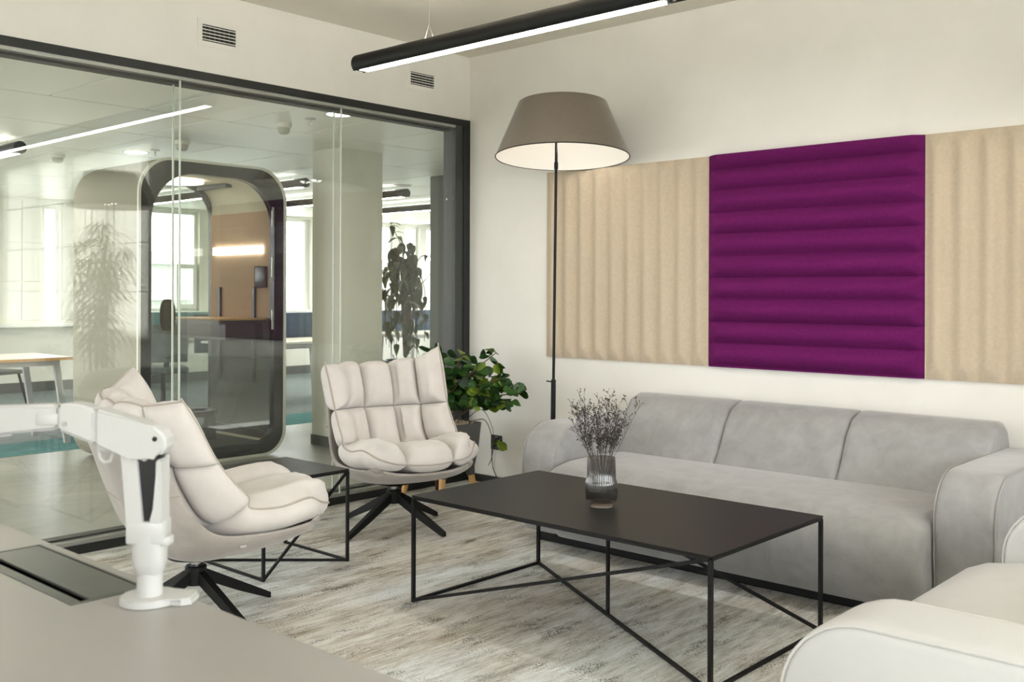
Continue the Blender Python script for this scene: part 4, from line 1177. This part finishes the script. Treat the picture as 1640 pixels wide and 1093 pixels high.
finish('shelf_edge', boxm(-7.72, -6.948, 4.262, PY1-0.098, 1.075, 1.088), M['beech'], sf)
finish('shelf_apron', boxm(-7.68, -7.0, 4.36, PY1-0.098, 0.92, 1.045), M['black_plastic'], sf)
bm = fill([(3.771+0.058*math.copysign(abs(math.cos(t))**0.7, math.cos(t)), 1.128+0.117*math.copysign(abs(math.sin(t))**0.75, math.sin(t))) for t in [2*PI*q/36 for q in range(36)]], PX0-0.014, PX0+0.004)
finish('door_handle', bm, M['black_plastic'], pod, True)
for z in (1.0, 1.42, 1.82):
    finish('hinge', boxm(PX0-0.02, PX0-0.010, PY1-0.128, PY1-0.108, z, z+0.16, bev=0.002, seg=1), M['alu'], pod)
st = thing('booth_stool', 'low black stool post with an open ring, inside the phone booth', 'stool', (-7.32, 4.42, 0.10))
finish('post', boxm(-0.035, 0.035, -0.035, 0.035, 0, 0.24, bev=0.004), M['pod_black'], st)
def octo(r, z): return [(-0.02+r*math.cos(R(22.5)+PI/4*q), -0.1+r*math.sin(R(22.5)+PI/4*q), z) for q in range(8)]
bm = bmesh.new(); vr = rings(bm, [octo(0.16, 0.20), octo(0.16, 0.245), octo(0.115, 0.245), octo(0.115, 0.20)], cap=False)
for q in range(8): bm.faces.new((vr[3][q], vr[3][(q+1) % 8], vr[0][(q+1) % 8], vr[0][q]))
finish('ring', bm, M['pod_black'], st)

# office furniture
def office_desk(label, x0, x1, y0, y1, wood=False, splay=0.0, group=None):
    t = thing('office_desk', label, 'desk', (x0, y0, 0), 0, group)
    sx, sy = x1-x0, y1-y0
    finish('desktop', boxm(0, sx, 0, sy, 0.717, 0.74), M['desk_white'], t)
    if wood: finish('edge_band', boxm(-0.002, sx+0.002, -0.002, sy+0.002, 0.715, 0.7385), M['beech'], t)
    for yy in ((0.12, sy-0.12)):
        sg = -1 if yy < sy/2 else 1
        for xx in (0.07, sx-0.07):
            finish('leg', bar(bmesh.new(), (xx, yy, 0.70), (xx, yy+sg*splay, 0.0), 0.05, 0.035), M['white_plastic'], t)
        finish('leg_beam', bar(bmesh.new(), (0.05, yy, 0.695), (sx-0.05, yy, 0.695), 0.05, 0.04), M['white_plastic'], t)
    finish('frame_beam', bar(bmesh.new(), (sx-0.07, 0.12, 0.69), (sx-0.07, sy-0.12, 0.69), 0.05, 0.04), M['white_plastic'], t)
    return t
office_desk('wood-edged white desk with splayed legs at the far left of the office', -9.35, -8.56, 2.05, 3.86, True, 0.10)
office_desk('white desk with a blue screen right of the booth, beyond the column', -10.3, -9.4, 6.1, 7.7, False, 0.05, 'white desks by the office windows')
office_desk('white desk by the far windows, seen through the booth glass', -11.9, -11.1, 6.2, 7.9, False, 0.05, 'white desks by the office windows')
office_desk('white desk by the far windows behind the climbing plant', -11.0, -10.2, 9.2, 11.2, False, 0.05, 'white desks by the office windows')
def screen(label, x, y0, y1, z0, z1, m):
    s = thing('desk_screen', label, 'screen', (x, (y0+y1)/2, 0), 0, 'fabric desk screens')
    h = (y1-y0)/2
    finish('fabric_panel', boxm(-0.02, 0.02, -h, h, z0, z1, bev=0.012), m, s, True)
    for yy in (-h+0.2, h-0.2): finish('clamp', boxm(-0.03, 0.03, yy-0.03, yy+0.03, z0-0.02, z0+0.05), M['white_plastic'], s)
screen('dark blue fabric screen on the desk right of the booth', -10.35, 6.05, 8.6, 0.60, 1.045, M['blue_felt'])
screen('teal fabric screen behind the desk seen through the booth', -11.945, 6.25, 7.85, 0.70, 1.035, M['teal_felt'])
screen('blue fabric screen behind the climbing plant', -11.05, 9.1, 11.3, 0.66, 1.04, M['blue_felt'])
def office_chair(label, loc, rz):
    c = thing('office_chair', label, 'office chair', loc, rz, 'office chairs')
    finish('seat', boxm(-0.23, 0.23, -0.23, 0.23, 0.44, 0.51, bev=0.03), M['grey_carpet'], c, True)
    bm = bmesh.new()
    rings(bm, [[(-0.22-0.03*math.cos(2*PI*q/20)-0.10*t, 0.21*math.sin(2*PI*q/20), 0.56+0.40*t) for q in range(20)] for t in (0, .3, .7, 1)])
    finish('backrest', bm, M['grey_carpet'], c, True)
    finish('back_support', bar(bmesh.new(), (-0.15, 0, 0.45), (-0.26, 0, 0.62), 0.05, 0.02), M['black_metal'], c)
    finish('column', tube(bmesh.new(), [(0, 0, 0.08), (0, 0, 0.44)], 0.025, 10), M['black_metal'], c, True)
    for q in range(5):
        a = 2*PI*q/5
        finish('leg', bar(bmesh.new(), (0, 0, 0.10), (0.28*math.cos(a), 0.28*math.sin(a), 0.03), 0.035, 0.03), M['black_metal'], c)
        
office_chair('grey office chair seen through the booth glass', (-9.95, 5.45, 0), R(160))
vc = thing('visitor_chair', 'grey chair with thin black legs behind the wood-edged desk', 'chair', (-11.1, 4.15, 0), R(20))
finish('seat', boxm(-0.22, 0.22, -0.23, 0.23, 0.43, 0.47, bev=0.015), M['felt_grey'], vc, True)
finish('backrest', boxm(-0.25, -0.21, -0.22, 0.22, 0.55, 0.88, bev=0.015), M['felt_grey'], vc, True)
for sx in (-1, 1):
    for sy in (-1, 1):
        finish('leg', bar(bmesh.new(), (sx*0.17, sy*0.18, 0.43), (sx*0.24, sy*0.26, 0.0), 0.02), M['black_metal'], vc)
finish('back_frame', bar(bmesh.new(), (-0.215, -0.18, 0.44), (-0.228, -0.18, 0.6), 0.018), M['black_metal'], vc)
finish('back_frame', bar(bmesh.new(), (-0.215, 0.18, 0.44), (-0.228, 0.18, 0.6), 0.018), M['black_metal'], vc)

# climbing plant in front of the dark wall
cp = thing('climbing_plant', 'tall trailing vine plant with drooping leaves beside the dark grey wall', 'plant', (-8.28, 7.40, 0))
finish('pot', lathe(bmesh.new(), [(0.0, 0), (0.22, 0), (0.27, 0.55), (0.25, 0.56), (0.24, 0.5), (0.0, 0.5)], 30, cap=False), M['black_plastic'], cp, True)
finish('moss_pole', tube(bmesh.new(), [(0, 0, 0.5), (0, 0, 1.5)], 0.018, 10), M['stem'], cp, True)
vl = [leaf_mesh('vine_leaf_a', 0.13, 0.075, M['leaf_dark'], 0.25, 0.5, 1.0), leaf_mesh('vine_leaf_b', 0.11, 0.06, M['leaf_dark'], 0.3, 0.6, 1.0)]
rnd = random.Random(5)
for q in range(22):
    a = rnd.uniform(0, 2*PI); r = rnd.uniform(0.08, 0.25); h = rnd.uniform(1.45, 1.85)
    tx, ty = math.cos(a)*r, math.sin(a)*r
    low = rnd.uniform(0.45, 0.9)
    pts = [(0.02*math.cos(a), 0.02*math.sin(a), 0.6), (tx*.3, ty*.3, h-0.2), (tx*.6, ty*.6, h), (tx, ty, h-0.2), (tx*1.1, ty*1.1, (h+low)/2), (tx*1.05, ty*1.05, low)]
    if q == 0: pts = [(0, 0, 1.5), (-0.05, -0.02, 1.8), (-0.15, -0.05, 2.0), (-0.19, -0.06, 2.06)]
    if q == 1: pts = [(0, 0, 1.4), (0.15, 0.1, 1.7), (0.3, 0.18, 1.6), (0.42, -0.30, 1.25), (0.46, -0.32, 1.0)]
    tab = [(i/(len(pts)-1), *p) for i, p in enumerate(pts)]
    sm = [catmull(tab, i/24) for i in range(25)]
    finish('vine', tube(bmesh.new(), sm, 0.006, 5, 0.003), M['stem'], cp, True)
    for j in range(14 if q > 1 else 7):
        p = Vector(catmull(tab, rnd.uniform(0.3, 1.0)))
        b = rnd.uniform(0, 2*PI)
        d = Vector((math.cos(b)*.8, math.sin(b)*.8, rnd.uniform(-1.2, -0.1)))
        if q == 0: d.z += 0.6
        put_leaf(rnd.choice(vl), cp, p, d, (math.cos(b)*.5, math.sin(b)*.5, 1), rnd.uniform(0.75, 1.2))
